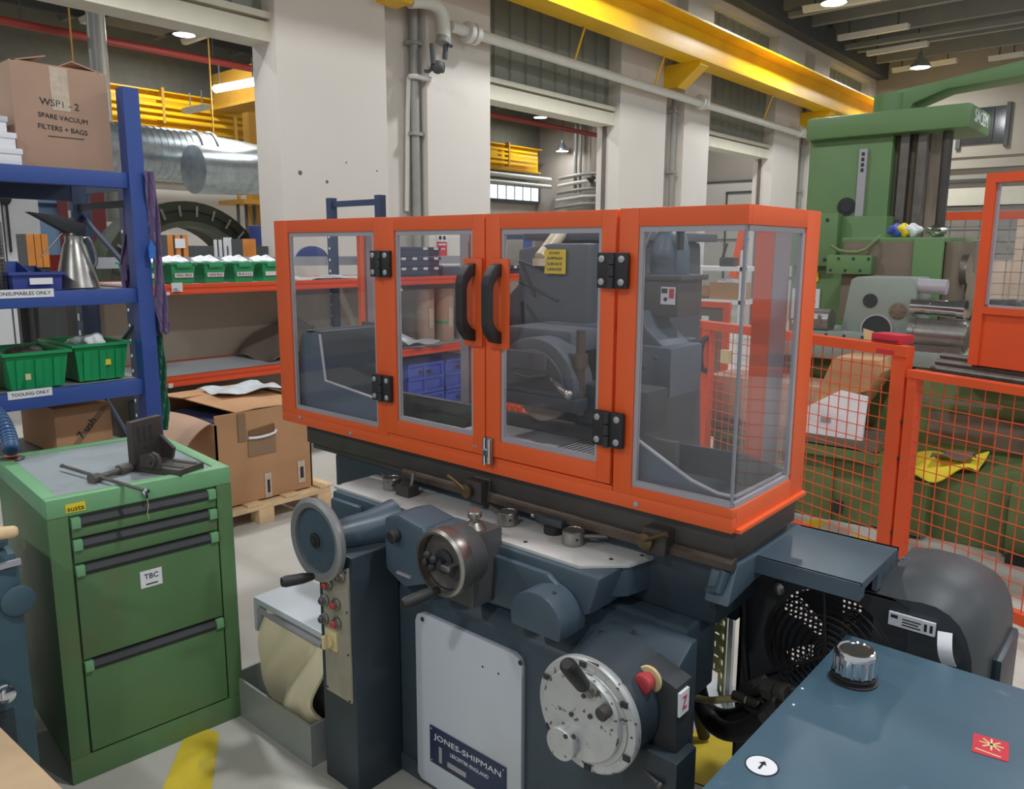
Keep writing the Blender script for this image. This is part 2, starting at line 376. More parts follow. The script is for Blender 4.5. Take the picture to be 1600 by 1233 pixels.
# far wall across both halls
back = struct(B().box(-7.2, 6.5, FY, FY+.3, 0, 6.6).end('wall_back', WALLB))
for z0, z1, d, m in ((3.62, 3.70, .12, WALLB), (3.28, 3.36, .16, DSTEEL), (2.72, 3.14, .2, CREAM), (3.9, 3.96, .06, WALLB)):
    B().box(-6.9, 6, FY-d, FY, z0, z1).end('ledge', m, back)
win = struct(B().box(-4.9, -3.9, FY-.03, FY+.01, 4.2, 5.05).box(-4.98, -4.88, FY-.08, FY, 4.1, 5.12).box(-3.95, -3.86, FY-.08, FY, 4.1, 5.12).end('window_1', DSTEEL))
B().box(-4.88, -4.2, FY-.05, FY-.03, 4.2, 5.05).end('pane', GLASSD, win)
B().box(-4.17, -3.95, FY-.05, FY-.03, 4.2, 5.05).end('pane', GLASSD, win)
door = struct(B().box(-6.0, 1.0, FY-.1, FY-.04, 0, 2.7).end('door_1', mat('roller_door', '#8d8880', .6)))
for i in range(9): B().box(-6.0, 1.0, FY-.13, FY-.1, .1+i*.29, .36+i*.29).end('slat', MATS['roller_door'], door)
back2 = struct(B().box(-18.6, -7.42, FY-.05, FY+.3, 0, 6.6).end('wall_back_2', FARW_SHADE))
B().box(-14.1, -13.2, FY-.35, FY-.05, 0, 6.3).end('pier', FARW_SHADE, back2)
B().box(-15.9, -15.0, FY-.3, FY-.05, 0, 6.3).end('pier', FARW_SHADE, back2)
sd = struct(B().box(-12.1, -8.0, FY-.09, FY-.05, 0, 3.6).end('door_2', WALLW2))
for (a, b, c, d) in ((-11.05, -11.0, 0, 3.3), (-8.5, -8.45, 0, 3.3), (-11.05, -8.45, 3.27, 3.33), (-12.1, -8.0, 1.9, 1.93), (-12.1, -8, 3.6, 3.65)):
    B().box(a, b, FY-.12, FY-.09, c, d).end('rail', DSTEEL, sd)
far = struct(B().box(-18.9, -18.5, -6, FY, 0, 6.6).end('wall_far', WALLW2))
B().box(-18.5, -18.35, -6, 19.6, 3.1, 6.4).box(-18.5, -18.35, 19.6, FY, 3.95, 6.4).end('upper_cladding', mat('upper_dark', '#7c7c73', .7), far)
w2 = struct(B().box(-18.42, -18.3, 19.8, 22.5, 3.2, 3.85).end('window_2', DSTEEL))
for i in range(6):
    B().box(-18.3, -18.28, 19.85+i*.44, 20.22+i*.44, 3.3, 3.75).end('pane', WINE, w2)

# ------------------------------------------------------------------ ceiling lamps
def high_bay(x, y, z, label, watts=LAMP_W):
    t = thing('high_bay_lamp', label, 'lamp', (x, y, z))
    B().lathe([(.06, .34), (.09, .22), (.17, .12), (.23, .02), (.23, 0), (.21, 0), (.16, .1), (.05, .2)], (x, y, z), Z, 24, closed=False).end('reflector', ZINC, t)
    B().lathe([(.2, .0), (.2, .012)], (x, y, z), Z, 24).end('lens', LAMPE, t)
    B().cyl((x, y, z+.3), (x, y, 6.5), .012, n=8).end('hanger', DSTEEL, t)
    l = bpy.data.lights.new('lamp_light', 'AREA'); l.shape = 'DISK'; l.size = .4; l.energy = watts; l.color = (.95, .98, 1.0)
    o = bpy.data.objects.new('lamp_light', l); COL.objects.link(o); o.parent = t; o.location = (0, 0, -.03)
    return t
high_bay(-5.3, 14.5, 5.8, 'bright round high bay lamp at the top edge above the white wall')
high_bay(-5.47, 20.7, 5.8, 'round high bay lamp above the raised arm of the green machine')
high_bay(-15.9, 8.24, 5.8, 'round high bay lamp in the next hall above the silver duct')
high_bay(-16.7, 20.55, 5.8, 'round high bay lamp seen through the middle doorway', 50)
high_bay(-16.9, 22.0, 4.9, 'small round lamp over the yellow rails in the middle doorway', 10)
for i, (x, y) in enumerate(((-5.3, 8.3), (-5.3, 2.1), (-5.3, -4.0), (.3, 14.5), (.3, 8.3), (.3, 2.1), (.3, -4), (5.0, 8.3), (5.0, 2.1), (-15.9, 14.4), (-15.9, 2.0), (-10, 8.2), (-10, 14.4), (-10, 2), (-10, 20.5))):
    t = high_bay(x, y, 5.8, 'round high bay lamp of the grid outside the picture', LAMP_W if x > -7 else LAMP_W*.55); t['group'] = 'ceiling lamps outside the picture'
def batten(p0, p1, label, lit=False, group=None):
    p0, p1 = Vector(p0), Vector(p1); d = p1-p0; c = (p0+p1)/2
    t = thing('ceiling_batten', label, 'lamp', c, group=group)
    if lit:
        B().cyl(p0, p1, .06, n=14).end('tube', TUBEE, t)
        B().cyl(p0-d*.05, p0, .05).cyl(p1, p1+d*.05, .05).end('end_cap', DSTEEL, t)
        B().cyl(p0+d*.1, p0+d*.1+Z*.35, .012, n=6).cyl(p0+d*.9, p0+d*.9+Z*.35, .012, n=6).end('hanger', DSTEEL, t)
        l = bpy.data.lights.new('tube_light', 'POINT'); l.energy = 60; l.shadow_soft_size = .3; l.color = (1, .95, .85)
        o = bpy.data.objects.new('tube_light', l); COL.objects.link(o); o.parent = t; o.location = (0, 0, -.15)
    else:
        n = d.cross(Z).normalized()*.09
        B().prism([(-.09, .1), (.09, .1), (.05, 0), (-.05, 0)], 'y', -d.length/2, d.length/2,
                  M=Matrix.Translation(c) @ Matrix.Rotation(math.atan2(d.y, d.x)-PI/2, 4, 'Z')).end('housing', WPIPE, t)
        B().box(-.01, .01, -d.length/2+.2, -d.length/2+.22, .1, .4, M=Matrix.Translation(c) @ Matrix.Rotation(math.atan2(d.y, d.x)-PI/2, 4, 'Z')).box(-.01, .01, d.length/2-.22, d.length/2-.2, .1, .4, M=Matrix.Translation(c) @ Matrix.Rotation(math.atan2(d.y, d.x)-PI/2, 4, 'Z')).end('hanger', DSTEEL, t)
    return t
batten((-12.281, 6.837, 4.119), (-11.230, 6.945, 4.118), 'lit fluorescent tube hanging in the next hall above the duct', True)
batten((-6.192, 15.412, 6.000), (-4.863, 15.531, 6.000), 'unlit white batten beside the topmost high bay lamp')
batten((-6.385, 17.887, 6.000), (-4.988, 17.842, 6.000), 'unlit white batten halfway between the two high bay lamps')
batten((-6.347, 19.677, 6.000), (-5.048, 19.566, 6.000), 'long thin batten just above the lower high bay lamp')
batten((-6.404, 21.874, 6.000), (-4.931, 21.679, 6.000), 'unlit batten directly behind the lower high bay lamp')
batten((-4.330, 22.015, 6.000), (-3.619, 21.963, 6.000), 'unlit batten at the right edge above the green arm')
batten((-17.044, 6.777, 5.900), (-15.541, 6.796, 5.900), 'unlit pale batten in the left hall near the top edge')
batten((-17.037, 8.818, 5.900), (-15.769, 8.819, 5.900), 'unlit batten beside the high bay lamp above the duct')
batten((-16.630, 8.539, 4.400), (-15.744, 8.570, 4.400), 'short white batten in front of the yellow crane rails')

# ------------------------------------------------------------------ crane rail, pipes on the wall
def crane_beam(x, y0, y1, z0, z1, label, w=.19):
    t = thing('crane_beam', label, 'beam', (x, (y0+y1)/2, z0))
    B().box(x-.02, x+.02, y0, y1, z0+.03, z1-.03).end('web', YELLOW, t)
    B().box(x-w, x+w, y0, y1, z0, z0+.035).end('bottom_flange', YELLOW, t)
    B().box(x-w*1.5, x+w*1.5, y0, y1, z1-.03, z1).end('top_flange', YELLOW, t)
    return t
cb = crane_beam(-6.5, -3, 22.3, 4.56, 5.1, 'yellow steel crane runway beam bracketed along the white wall')
for yy in (.2, 5.95, 11.95, 17.75):
    B().prism([(-7.02, 4.2), (-6.75, 4.2), (-6.35, 4.5), (-6.35, 4.56), (-7.02, 4.56)], 'y', yy-.14, yy+.14).end('bracket', YELLOW, cb)
B().box(-6.52, -6.48, -3, 22.3, 5.1, 5.14).end('rail', DSTEEL, cb)
pp = thing('wall_pipe', 'white compressed air pipe running along the wall below the yellow beam', 'pipe', (-6.82, 11, 4.1))
B().cyl((-6.82, 6.75, 4.12), (-6.82, 22.4, 4.04), .062, n=16).end('pipe', WPIPE, pp)
for yy in (7.0, 12.7, 17.1): B().cyl((-6.82, yy, 4.11), (-6.82, yy+.07, 4.11), .12, n=16).cyl((-6.82, yy+.1, 4.11), (-6.82, yy+.17, 4.11), .12, n=16).end('flange', WPIPE, pp)
for yy in (9.1, 11.2, 15.3, 19.0, 21): B().cyl((-6.82, yy, 4.1), (-6.62, yy, 4.6), .016, n=8).end('hanger_rod', YELLOW, pp)
gp = thing('gooseneck_pipe', 'white bent pipe curving down beside the drain pipe at the pier top', 'pipe', (-6.8, 6.4, 4.1))
B().tube([(-6.850, 6.150, 4.262), (-6.850, 6.436, 4.325), (-6.850, 6.633, 4.287), (-6.850, 6.671, 4.145), (-6.850, 6.668, 3.965)], .075, 14, 2).end('bend', WPIPE, gp)
B().cyl((-6.850, 6.668, 3.979), (-6.850, 6.647, 3.920), .09, n=14).end('flange', GPIPE, gp)
vv = thing('valve_set', 'small dark cluster of air valves hanging from the white pipe', 'valve', (-6.850, 6.624, 3.728))
B().cyl((-6.850, 6.699, 3.943), (-6.850, 6.675, 3.758), .03, n=10).cyl((-6.850, 6.477, 3.888), (-6.850, 6.493, 3.671), .03, n=10).end('drop_pipe', DSTEEL, vv)
B().cyl((-6.900, 6.550, 3.660), (-6.850, 6.654, 3.656), .06, n=12).ball((-6.850, 6.562, 3.648), .075).end('valve_body', DSTEEL, vv)
B().tube([(-6.900, 6.409, 3.588), (-6.900, 6.488, 3.594), (-6.900, 6.530, 3.684)], .02, 8, 1).cyl((-6.800, 6.670, 3.930), (-6.800, 6.741, 3.901), .025, n=8).end('lever', DSTEEL, vv)
for nm, x0, lab in (('drain_pipe', 6.43, 'thin grey drain pipe in the recess of the nearest white pier'), ('drain_pipe', 12.35, 'thin dark drain pipe in the recess of the second white pier'), ('drain_pipe', 18.12, 'thin drain pipe in the recess of the farthest white pier')):
    t = thing(nm, lab, 'pipe', (-7.1, x0, 0))
    B().cyl((-7.1, x0, .02), (-7.1, x0, 5.5), .05, n=12).end('pipe', GPIPE, t)
    for zz in (1.9, 2.9, 3.9): B().box(-7.2, -7.04, x0-.08, x0+.08, zz, zz+.04).end('clip', GPIPE, t)
cr = thing('conduit_bracket', 'white conduit bracket across the recess of the nearest pier', 'conduit', (-6.97, 6.2, 3.4))
B().tube([(-7.160, 6.332, 2.038), (-7.160, 6.388, 3.543), (-7.050, 6.330, 3.547), (-6.950, 6.544, 3.526)], .03, 8, 1).end('conduit', WPIPE, cr)

# ------------------------------------------------------------------ the next hall: crane rails, duct, pipes
c2 = crane_beam(-17.9, 2, 21.9, 4.2, 5.0, 'yellow crane beam with stacked conductor rails in the next hall', .15)
for k in range(4):
    B().box(-17.62, -17.58, 2, 21.5, 4.36+k*.14, 4.43+k*.14).end('conductor_rail', YELLOW, c2)
for yy in (8.5, 11.5, 14.5, 17.5, 20): B().box(-17.75, -17.56, yy, yy+.06, 4.3, 5.05).end('rail_clamp', OCHRE, c2)
hb = thing('crane_bridge', 'ochre crane bridge girder behind the lit fluorescent tube', 'beam', (-12, 9.9, 4.9))
B().box(-17.55, -8.2, 9.7, 10.1, 4.75, 5.5).end('girder', OCHRE, hb)
B().box(-17.55, -8.2, 9.6, 10.2, 4.7, 4.76).end('bottom_flange', OCHRE, hb)
ho = thing('crane_hoist', 'yellow hoist trolley on the rails above the silver duct', 'hoist', (-15.000, 8.010, 4.496))
B().box(-15.3, -14.7, 9.65, 10.15, 4.4, 4.7, .03).end('body', OCHRE, ho)
B().box(-15.1, -14.9, 9.8, 10.0, 4.1, 4.4, .02).end('hook_block', YELLOW, ho)
du = thing('spiral_duct', 'large silver spiral ventilation duct with a curled elbow end', 'duct', (-12, 6, 2.9))
bm = B(); prof = []
for i in range(48):
    prof += [(.372, i*.1), (.372, i*.1+.085), (.38, i*.1+.09), (.38, i*.1+.096)]
bm.lathe(prof, (-12, 1.7, 3.0), Y, 32).end('straight_duct', ZINC, du)
bm = B().tube([(-12, 6.45, 3.0), (-12, 6.75, 2.99), (-11.9, 7.05, 2.95), (-11.55, 7.12, 2.86), (-11.2, 6.95, 2.78), (-11.05, 6.6, 2.73), (-11.0, 6.1, 2.71), (-10.98, 5.7, 2.70)], .34, 28, 2)
bm.end('elbow', ZINC, du)
for yy in (6.2, 6.46): B().lathe([(.385, 0), (.395, .02), (.395, .05), (.385, .07)], (-12, yy, 3.0), Y, 32).end('collar', ZINC, du)
B().cyl((-12, 4.6, 3.35), (-12, 4.6, 6.2), .012, n=6).cyl((-12, 6.6, 3.35), (-12, 6.6, 6.2), .012, n=6).end('hanger', OCHRE, du)
rp = thing('red_pipe', 'dark red sprinkler pipe crossing under the next hall ceiling', 'pipe', (-13.5, 6, 4.85))
B().cyl((-13.5, -2, 4.83), (-13.5, 21, 4.83), .06, n=14).end('pipe', REDPIPE, rp)
for yy in (4.5, 7.5, 12, 16): B().cyl((-13.5, yy, 4.9), (-13.5, yy, 6.2), .01, n=6).end('hanger', DSTEEL, rp)
rp = thing('red_pipe', 'second red sprinkler pipe close behind the first lintel', 'pipe', (-8.3, 8, 5))
B().cyl((-8.3, -2, 5.0), (-8.3, 21, 5.0), .05, n=12).cyl((-8.8, -2, 5.1), (-8.8, 21, 5.1), .04, n=12).end('pipe', REDPIPE, rp)
vp = thing('vent_stack', 'grey vertical vent pipe above the cardboard carton', 'pipe', (-13, 5.35, 3))
B().cyl((-13, 5.35, 2.0), (-13, 5.35, 6.3), .13, n=16).end('pipe', GPIPE, vp)
du2 = thing('ceiling_unit', 'dark square ventilation unit under the next hall ceiling', 'ventilation unit', (-16.744, 7.641, 6.000))
B().box(-15.6, -14.4, 6.4, 7.6, 5.6, 6.2, .02).end('casing', DSTEEL, du2)
B().box(-14.4, -14.35, 6.5, 7.5, 5.7, 6.1).end('grille', ROOF, du2)
hp = thing('pipe_run', 'pair of white pipes along the far wall under the yellow rails', 'pipes', (-17.4, 14, 3.8))
for k, zz in enumerate((3.98, 3.74)): B().cyl((-17.4, 2, zz), (-17.4, 22, zz), .07, n=12).end('pipe', WPIPE, hp)
pw = thing('pipe_work', 'tangle of grey pipes on the end wall beyond the middle doorway', 'pipes', (-13.8, 22, 3))
for k, (z0, x1, m) in enumerate(((4.1, -12.4, GPIPE), (3.85, -12.4, WPIPE), (3.6, -12.5, GPIPE), (3.35, -12.7, WPIPE), (3.1, -12.9, GPIPE), (2.8, -13.1, WPIPE))):
    B().tube([(-17, 22.0-.05*k, z0-.1), (-15.9, 22.0-.05*k, z0), (x1, 22.1-.05*k, z0), (x1, 22.1-.05*k, .1)], .06, 10, 0).end('pipe', m, pw)
B().tube([(-15.2, 22.1, 6.15), (-15.2, 22.1, 5.6), (-14.9, 22.1, 5.4), (-14.9, 22.1, 3.4)], .07, 10).tube([(-16.4, 22.1, 6.15), (-16.4, 22.1, 3.5)], .06, 8).tube([(-16.2, 22.1, 6.15), (-16.2, 22.1, 3.5)], .05, 8).end('riser', GPIPE, pw)
for (x, z) in ((-13.6, 4.1), (-13.6, 3.6), (-15.6, 3.9), (-14.6, 3.35)): B().ball((x, 21.95, z), .13).cyl((x, 21.7, z), (x, 22, z), .05, n=8).end('valve', DSTEEL, pw)
ob = thing('roof_duct', 'grey bent duct high on the end wall beyond the middle doorway', 'duct', (-13, 22, 5.5))
B().tube([(-14.6, 22.2, 5.8), (-14.2, 22.2, 5.45), (-11.9, 22.2, 5.45)], .25, 14, 1).end('duct', DSTEEL, ob)
yp = thing('yellow_post', 'ochre steel jib post standing behind the silver duct elbow', 'post', (-14.4, 8.7, 0))
B().box(-14.5, -14.28, 8.6, 8.82, 0, 4.2).end('column', OCHRE, yp)
B().box(-14.5, -13.6, 8.0, 8.82, 2.42, 2.5).box(-13.9, -13.85, 8.05, 8.1, 2.5, 4).end('platform', OCHRE, yp)
for k in range(4): B().box(-13.95, -13.9, 8.05+k*.17, 8.09+k*.17, 1.0, 2.42).end('bar', DSTEEL, yp)

# big dark ring casting seen over the green bins
ar = thing('ring_casting', 'dark olive half ring casting standing behind the rack of green bins', 'casting', (-9, 4.4, 0))
c = Vector((-9, 4.42, 1.12)); ra = 1.0
def half(r0, r1, x0, x1):
    pts = [(c.y+r1*math.cos(PI*i/28), c.z+r1*math.sin(PI*i/28)) for i in range(29)]
    pts += [(c.y+r0*math.cos(PI*i/28), c.z+r0*math.sin(PI*i/28)) for i in range(28, -1, -1)]
    return B().prism(pts, 'x', x0, x1)
half(.74, .96, -9.3, -8.75).end('rim', ARCHG, ar)
half(.9, 1.0, -9.0, -8.72).end('outer_flange', ARCHG, ar)
half(.72, .78, -8.95, -8.7).end('inner_flange', mat('olive_light', '#6a705a', .5), ar)
for i in range(3, 26, 2):
    a = PI*i/28
    B().cyl(c+Vector((.32, .83*math.cos(a), .83*math.sin(a))), c+Vector((.32, .95*math.cos(a), .95*math.sin(a))), .014, n=6).end('stud', GPIPE, ar)
B().box(-9.35, -8.7, 3.3, 3.8, 0, 1.12).end('stand', DSTEEL, ar)
B().box(-9.35, -8.7, 5.1, 5.55, 0, 1.12).end('stand', DSTEEL, ar)
# ------------------------------------------------------------------ racks
def upright(bm, x, y, z1, d=.07, w=.06, z0=.0):
    bm.box(x-d/2, x+d/2, y-w/2, y+w/2, z0, z1)
def holes(o, x, y, z0, z1, m=BLACKM, face='x', d=.036):
    b = B(); z = z0
    while z < z1:
        if face == 'x': b.lathe([(.011, 0), (.011, .003)], (x+d, y, z), X, 8)
        else: b.lathe([(.011, 0), (.011, .003)], (x, y-d, z), -Y, 8)
        z += .1
    return b.end('slot', m, o)
# blue rack on the left
br = thing('pallet_rack', 'blue steel shelving rack with consumables and tooling shelves at left', 'rack', (-3.9, 1.0, 0))
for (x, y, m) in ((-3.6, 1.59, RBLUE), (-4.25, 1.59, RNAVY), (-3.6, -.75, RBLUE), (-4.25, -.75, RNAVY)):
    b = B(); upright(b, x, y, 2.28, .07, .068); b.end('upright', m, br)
for (x, y) in ((-4.25, 1.59),):
    b = B(); z = .3
    while z < 2.2: b.box(x-.012, x+.012, y-.04, y-.034, z, z+.035); z += .085
    b.end('slot', LABEL, br)
B().box(-4.22, -3.63, 1.58, 1.60, 1.78, 1.81).end('brace', DSTEEL, br)
B().cyl((-4.22, 1.6, 1.75), (-3.62, 1.6, 1.44), .012, n=8).cyl((-4.22, 1.6, .95), (-3.62, 1.6, 1.3), .014, n=8).cyl((-4.22, 1.6, .9), (-3.62, 1.6, .5), .014, n=8).end('diagonal_brace', RNAVY, br)
for (z0, z1) in ((1.855, 1.922), (1.356, 1.422), (.94, 1.012), (.62, .69)):
    B().box(-3.63, -3.58, -.74, 1.57, z0, z1, .004).end('beam', RBLUE, br)
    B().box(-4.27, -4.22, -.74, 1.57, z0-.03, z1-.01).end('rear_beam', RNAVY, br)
    B().box(-4.24, -3.62, -.74, 1.56, z1-.02, z1-.004).end('shelf', GPIPE, br)
for (body, p, w) in (('CONSUMABLES ONLY', (-3.575, 1.103, 1.415), .205), ('TOOLING ONLY', (-3.575, 1.094, 1.006), .14)):
    l = B().box(-3.5815, -3.577, p[1]-w/2-.012, p[1]+w/2+.012, p[2]-.017, p[2]+.017).end('label_strip', LABEL, br)
    text(body, (-3.5765, p[1], p[2]), Y, Z, w, INK, l)
# things on the blue rack
bx = thing('cardboard_carton', 'big cardboard carton marked spare vacuum filters and bags on top shelf', 'box', (-3.95, 1.29, 1.925))
B().box(-4.25, -3.66, 1.16, 1.535, 1.922, 2.335, .006).end('carton_body', CARD2, bx)
B().box(-4.24, -3.67, 1.17, 1.50, 2.335, 2.34).end('left_flap', CARD2, bx)
B().prism([(1.16, 2.335), (1.30, 2.375), (1.302, 2.37), (1.166, 2.332)], 'x', -4.24, -3.67).prism([(1.535, 2.335), (1.40, 2.37), (1.398, 2.365), (1.53, 2.331)], 'x', -4.24, -3.67).end('flap', CARD2, bx)
B().box(-3.6605, -3.658, 1.305, 1.375, 2.16, 2.332).end('tape', TAPEC, bx)
for (s_, yy, zz, w) in (('WSP1 - 2', 1.335, 2.185, .15), ('SPARE VACUUM', 1.345, 2.13, .19), ('FILTERS + BAGS', 1.34, 2.085, .19)):
    text(s_, (-3.6585, yy, zz), (0, 1, -.06), Z, w, INK, bx)
B().box(-3.6590, -3.658, 1.28, 1.42, 2.052, 2.055).end('underline', INK, bx)
for k, (y1, z0, z1, lab) in enumerate(((1.165, 1.922, 1.985, 'lowest white flat box of the stack left of the cardboard carton'), (1.155, 1.987, 2.047, 'middle white flat box of the stack left of the cardboard carton'), (1.135, 2.05, 2.11, 'topmost silvery flat box of the stack left of the cardboard carton'))):
    t = thing('flat_box', lab, 'box', (-3.75, .9, z0), group='flat boxes on the top shelf')
    B().box(-4.1, -3.60-.02*k, .75, y1-.01, z0, z1-.02, .003).end('base', PAPER, t)
    B().box(-4.105, -3.595-.02*k, .745, y1-.005, z1-.022, z1, .003).end('lid', PAPER if k < 2 else GREYLID, t)
t = thing('perforated_box', 'grey perforated metal box at the left edge of consumables shelf', 'box', (-3.8, 1.0, 1.424))
B().box(-3.95, -3.65, .7, 1.075, 1.424, 1.70, .004).end('casing', STEELD, t)
b = B()
for i in range(8):
    for j in range(17): b.lathe([(.005, 0), (.005, .002)], (-3.65, .96+i*.0145, 1.435+j*.0155), X, 6)
o = b.end('perforation', BLACKM, t); o['kind'] = 'stuff'
B().box(-3.66, -3.645, .7, 1.078, 1.553, 1.56).end('seam', GPIPE, t)
def openbin(x0, x1, y0, y1, z0, z1, name, label, m, group=None, slope=.02, ribs=0, scoop=False, rim=.012):
    t = thing(name, label, 'bin', ((x0+x1)/2, (y0+y1)/2, z0), group=group)
    b = B(); th = .006; s = slope
    lo = [(x0+s, y0+s), (x1-s, y0+s), (x1-s, y1-s), (x0+s, y1-s)]; hi = [(x0, y0), (x1, y0), (x1, y1), (x0, y1)]
    def loop(q, z): return [b.bm.verts.new((p[0], p[1], z)) for p in q]
    cx, cy = (x0+x1)/2, (y0+y1)/2
    inn = lambda q, k: [(cx+(p[0]-cx)*(1-k/(abs(p[0]-cx)+1e-6)), cy+(p[1]-cy)*(1-k/(abs(p[1]-cy)+1e-6))) for p in q]
    A0 = loop(lo, z0); A1 = loop(hi, z1); I1 = loop(inn(hi, th), z1); I0 = loop(inn(lo, th), z0+th)
    if scoop:
        for v in (A1[1], A1[2], I1[1], I1[2]): v.co.z = z0+(z1-z0)*.55
    F = b.bm.faces.new; F(A0[::-1]); F(I0)
    for P_, Q_ in ((A0, A1), (A1, I1), (I1, I0)):
        for i in range(4): F((P_[i], P_[(i+1) % 4], Q_[(i+1) % 4], Q_[i]))
    b.end('shell', m, t, smooth=False)
    if not scoop:
        b = B(); r = rim
        b.box(x0-r, x1+r, y0-r, y0, z1-.012, z1).box(x0-r, x1+r, y1, y1+r, z1-.012, z1).box(x1, x1+r, y0, y1, z1-.012, z1).box(x0-r, x0, y0, y1, z1-.012, z1)
        b.end('rim', m, t)
    if ribs:
        for k in range(ribs):
            yy = y0+(y1-y0)*(k+.7)/(ribs+.4)
            B().prism([(x1-s-.004, z0+.004), (x1-s+.01, z0+.004), (x1+.006, z1-.03), (x1-.006, z1-.03)], 'y', yy-.012, yy+.012).end('rib', m, t)
    return t
g1 = openbin(-3.98, -3.63, 1.03, 1.27, 1.014, 1.17, 'storage_bin', 'open green plastic bin of metal parts above the tooling label', BINGREEN, 'green bins on the tooling shelf', ribs=3)
B().box(-3.605, -3.602, 1.09, 1.11, 1.06, 1.085).end('sticker', IVORY, g1)
g2 = openbin(-4.05, -3.66, 1.305, 1.535, 1.014, 1.18, 'storage_bin', 'open green plastic bin with yellow sticker beside the blue upright', BINGREEN, 'green bins on the tooling shelf', ribs=3)
B().box(-3.665, -3.662, 1.43, 1.455, 1.08, 1.105).end('sticker', YSIGN, g2)
g3 = openbin(-3.98, -3.66, .74, .995, 1.014, 1.16, 'storage_bin', 'green plastic bin cut by the left edge of the tooling shelf', BINGREEN, 'green bins on the tooling shelf', ribs=2)
def crumple(c, r, name, label, m, cat='bag', sc=(1, 1, .6), group=None):
    b = B(); b.ball(c, r, sc, 14)
    for v in b.bm.verts:
        d = v.co-Vector(c); k = 1+.28*math.sin(d.x*71+d.y*53+c[0]*9)*math.cos(d.z*67+d.y*38)
        v.co = Vector(c)+d*k
    o = b.end(name, m, None, smooth=False); o['label'] = label; o['category'] = cat
    if group: o['group'] = group
    return o
crumple((-3.80, 1.15, 1.145), .085, 'parts_bag', 'dark clear bag of metal parts heaped in the green bin', STEELD, sc=(1, 1, .35))
crumple((-3.86, 1.42, 1.165), .075, 'plastic_bag', 'crumpled clear plastic bag lying in the stickered green bin', PLASTICBAG, sc=(1.2, 1, .4))
crumple((-3.72, 1.415, 1.185), .04, 'paper_wad', 'small white crumpled tissue on top of the stickered green bin', PAPER, 'tissue', sc=(1, 1, .8))
crumple((-3.80, .88, 1.14), .08, 'parts_bag', 'dark bag in the green bin at the left edge', STEELD, sc=(1, 1, .35))
b1 = openbin(-3.90, -3.60, 1.075, 1.265, 1.424, 1.50, 'scoop_bin', 'low violet blue scoop bin on consumables shelf before the metal jug', mat('bin_violet_blue', '#3c4c93', .4), None, .006)
b2 = openbin(-3.86, -3.68, 1.09, 1.18, 1.435, 1.54, 'scoop_bin', 'small bright blue bin standing inside the violet blue bin', BINBLUE, None, .01, scoop=True)
b3 = openbin(-3.86, -3.68, 1.185, 1.25, 1.435, 1.52, 'scoop_bin', 'narrow dark blue bin beside the bright blue bin', mat('bin_dark_blue', '#2f467f', .4), None, .01, scoop=True)
B().box(-3.588, -3.584, 1.135, 1.22, 1.45, 1.476).end('worn_label', PAPER, b1)
jg = thing('oil_jug', 'conical stainless steel jug with a long black spout on consumables shelf', 'jug', (-3.72, 1.365, 1.424))
B().lathe([(.087, 0), (.09, .004), (.085, .02), (.045, .185), (.036, .20), (.036, .225), (.03, .225), (.03, .2), (.02, .19)], (-3.72, 1.365, 1.424), Z, 36).end('body', STEEL, jg)
B().prism([(1.40, 1.665), (1.335, 1.66), (1.21, 1.735), (1.19, 1.745), (1.29, 1.735), (1.41, 1.70)], 'x', -3.75, -3.69, .004).end('spout', BLACKM, jg)
B().tube([(-3.72, 1.405, 1.64), (-3.72, 1.43, 1.645), (-3.72, 1.455, 1.56), (-3.72, 1.45, 1.52), (-3.72, 1.43, 1.52)], .006, 8, 1).end('handle', STEEL, jg)
B().cyl((-3.72, 1.32, 1.66), (-3.72, 1.23, 1.56), .004, n=8).end('stay_rod', STEEL, jg)
t = thing('cardboard_box', 'brown cardboard box with strip of tape under the tooling shelf', 'box', (-3.9, 1.35, .7))
B().box(-4.15, -3.72, 1.22, 1.46, .692, .90, .004).end('carton_body', CARD, t)
B().prism([(1.26, .70), (1.29, .70), (1.455, .885), (1.425, .885)], 'x', -3.722, -3.718).end('tape', TAPE, t)
text('7 ush', (-3.7175, 1.35, .795), (0, .67, .74), (0, -.74, .67), .1, INK, t, 'lettering')
# webbing slings hanging on the rack upright
def strap(pts, w, name, label, m, group=None):
    n = len(pts)-1
    P_ = [Vector(p) for p in pts]
    def fn(u, v):
        i = min(int(u*n), n-1); p = P_[i].lerp(P_[i+1], u*n-i)
        return p+Vector((.012*math.sin(v*9+u*14), (v-.5)*w*(1+.15*math.sin(u*11)), 0))
    o = B().sheet(fn, 26, 6, .006).end(name, m); o['label'] = label; o['category'] = 'sling'
    if group: o['group'] = group
    return o
strap([(-3.660, 1.617, 1.936), (-3.680, 1.595, 1.762), (-3.680, 1.569, 1.562), (-3.680, 1.559, 1.361)], .045, 'lifting_sling', 'dull purple sling hanging left of the blue upright behind the jug', STRAPP)
strap([(-3.550, 1.635, 1.931), (-3.550, 1.645, 1.788), (-3.550, 1.648, 1.563), (-3.550, 1.651, 1.362), (-3.550, 1.653, 1.216)], .042, 'lifting_sling', 'long purple sling hanging on the right of the blue upright', STRAPP)
strap([(-3.600, 1.663, 1.916), (-3.620, 1.678, 1.763), (-3.620, 1.674, 1.475), (-3.620, 1.668, 1.225), (-3.600, 1.648, 1.198)], .03, 'lifting_sling', 'narrow violet sling tucked against the blue upright', mat('violet_webbing', '#75699a', .75, bump=.3, bscale=120))
strap([(-3.600, 1.646, 1.219), (-3.600, 1.653, 1.063), (-3.600, 1.654, 0.912), (-3.600, 1.646, 0.753)], .04, 'lifting_sling', 'green sling hanging low beside the blue upright', STRAPG)
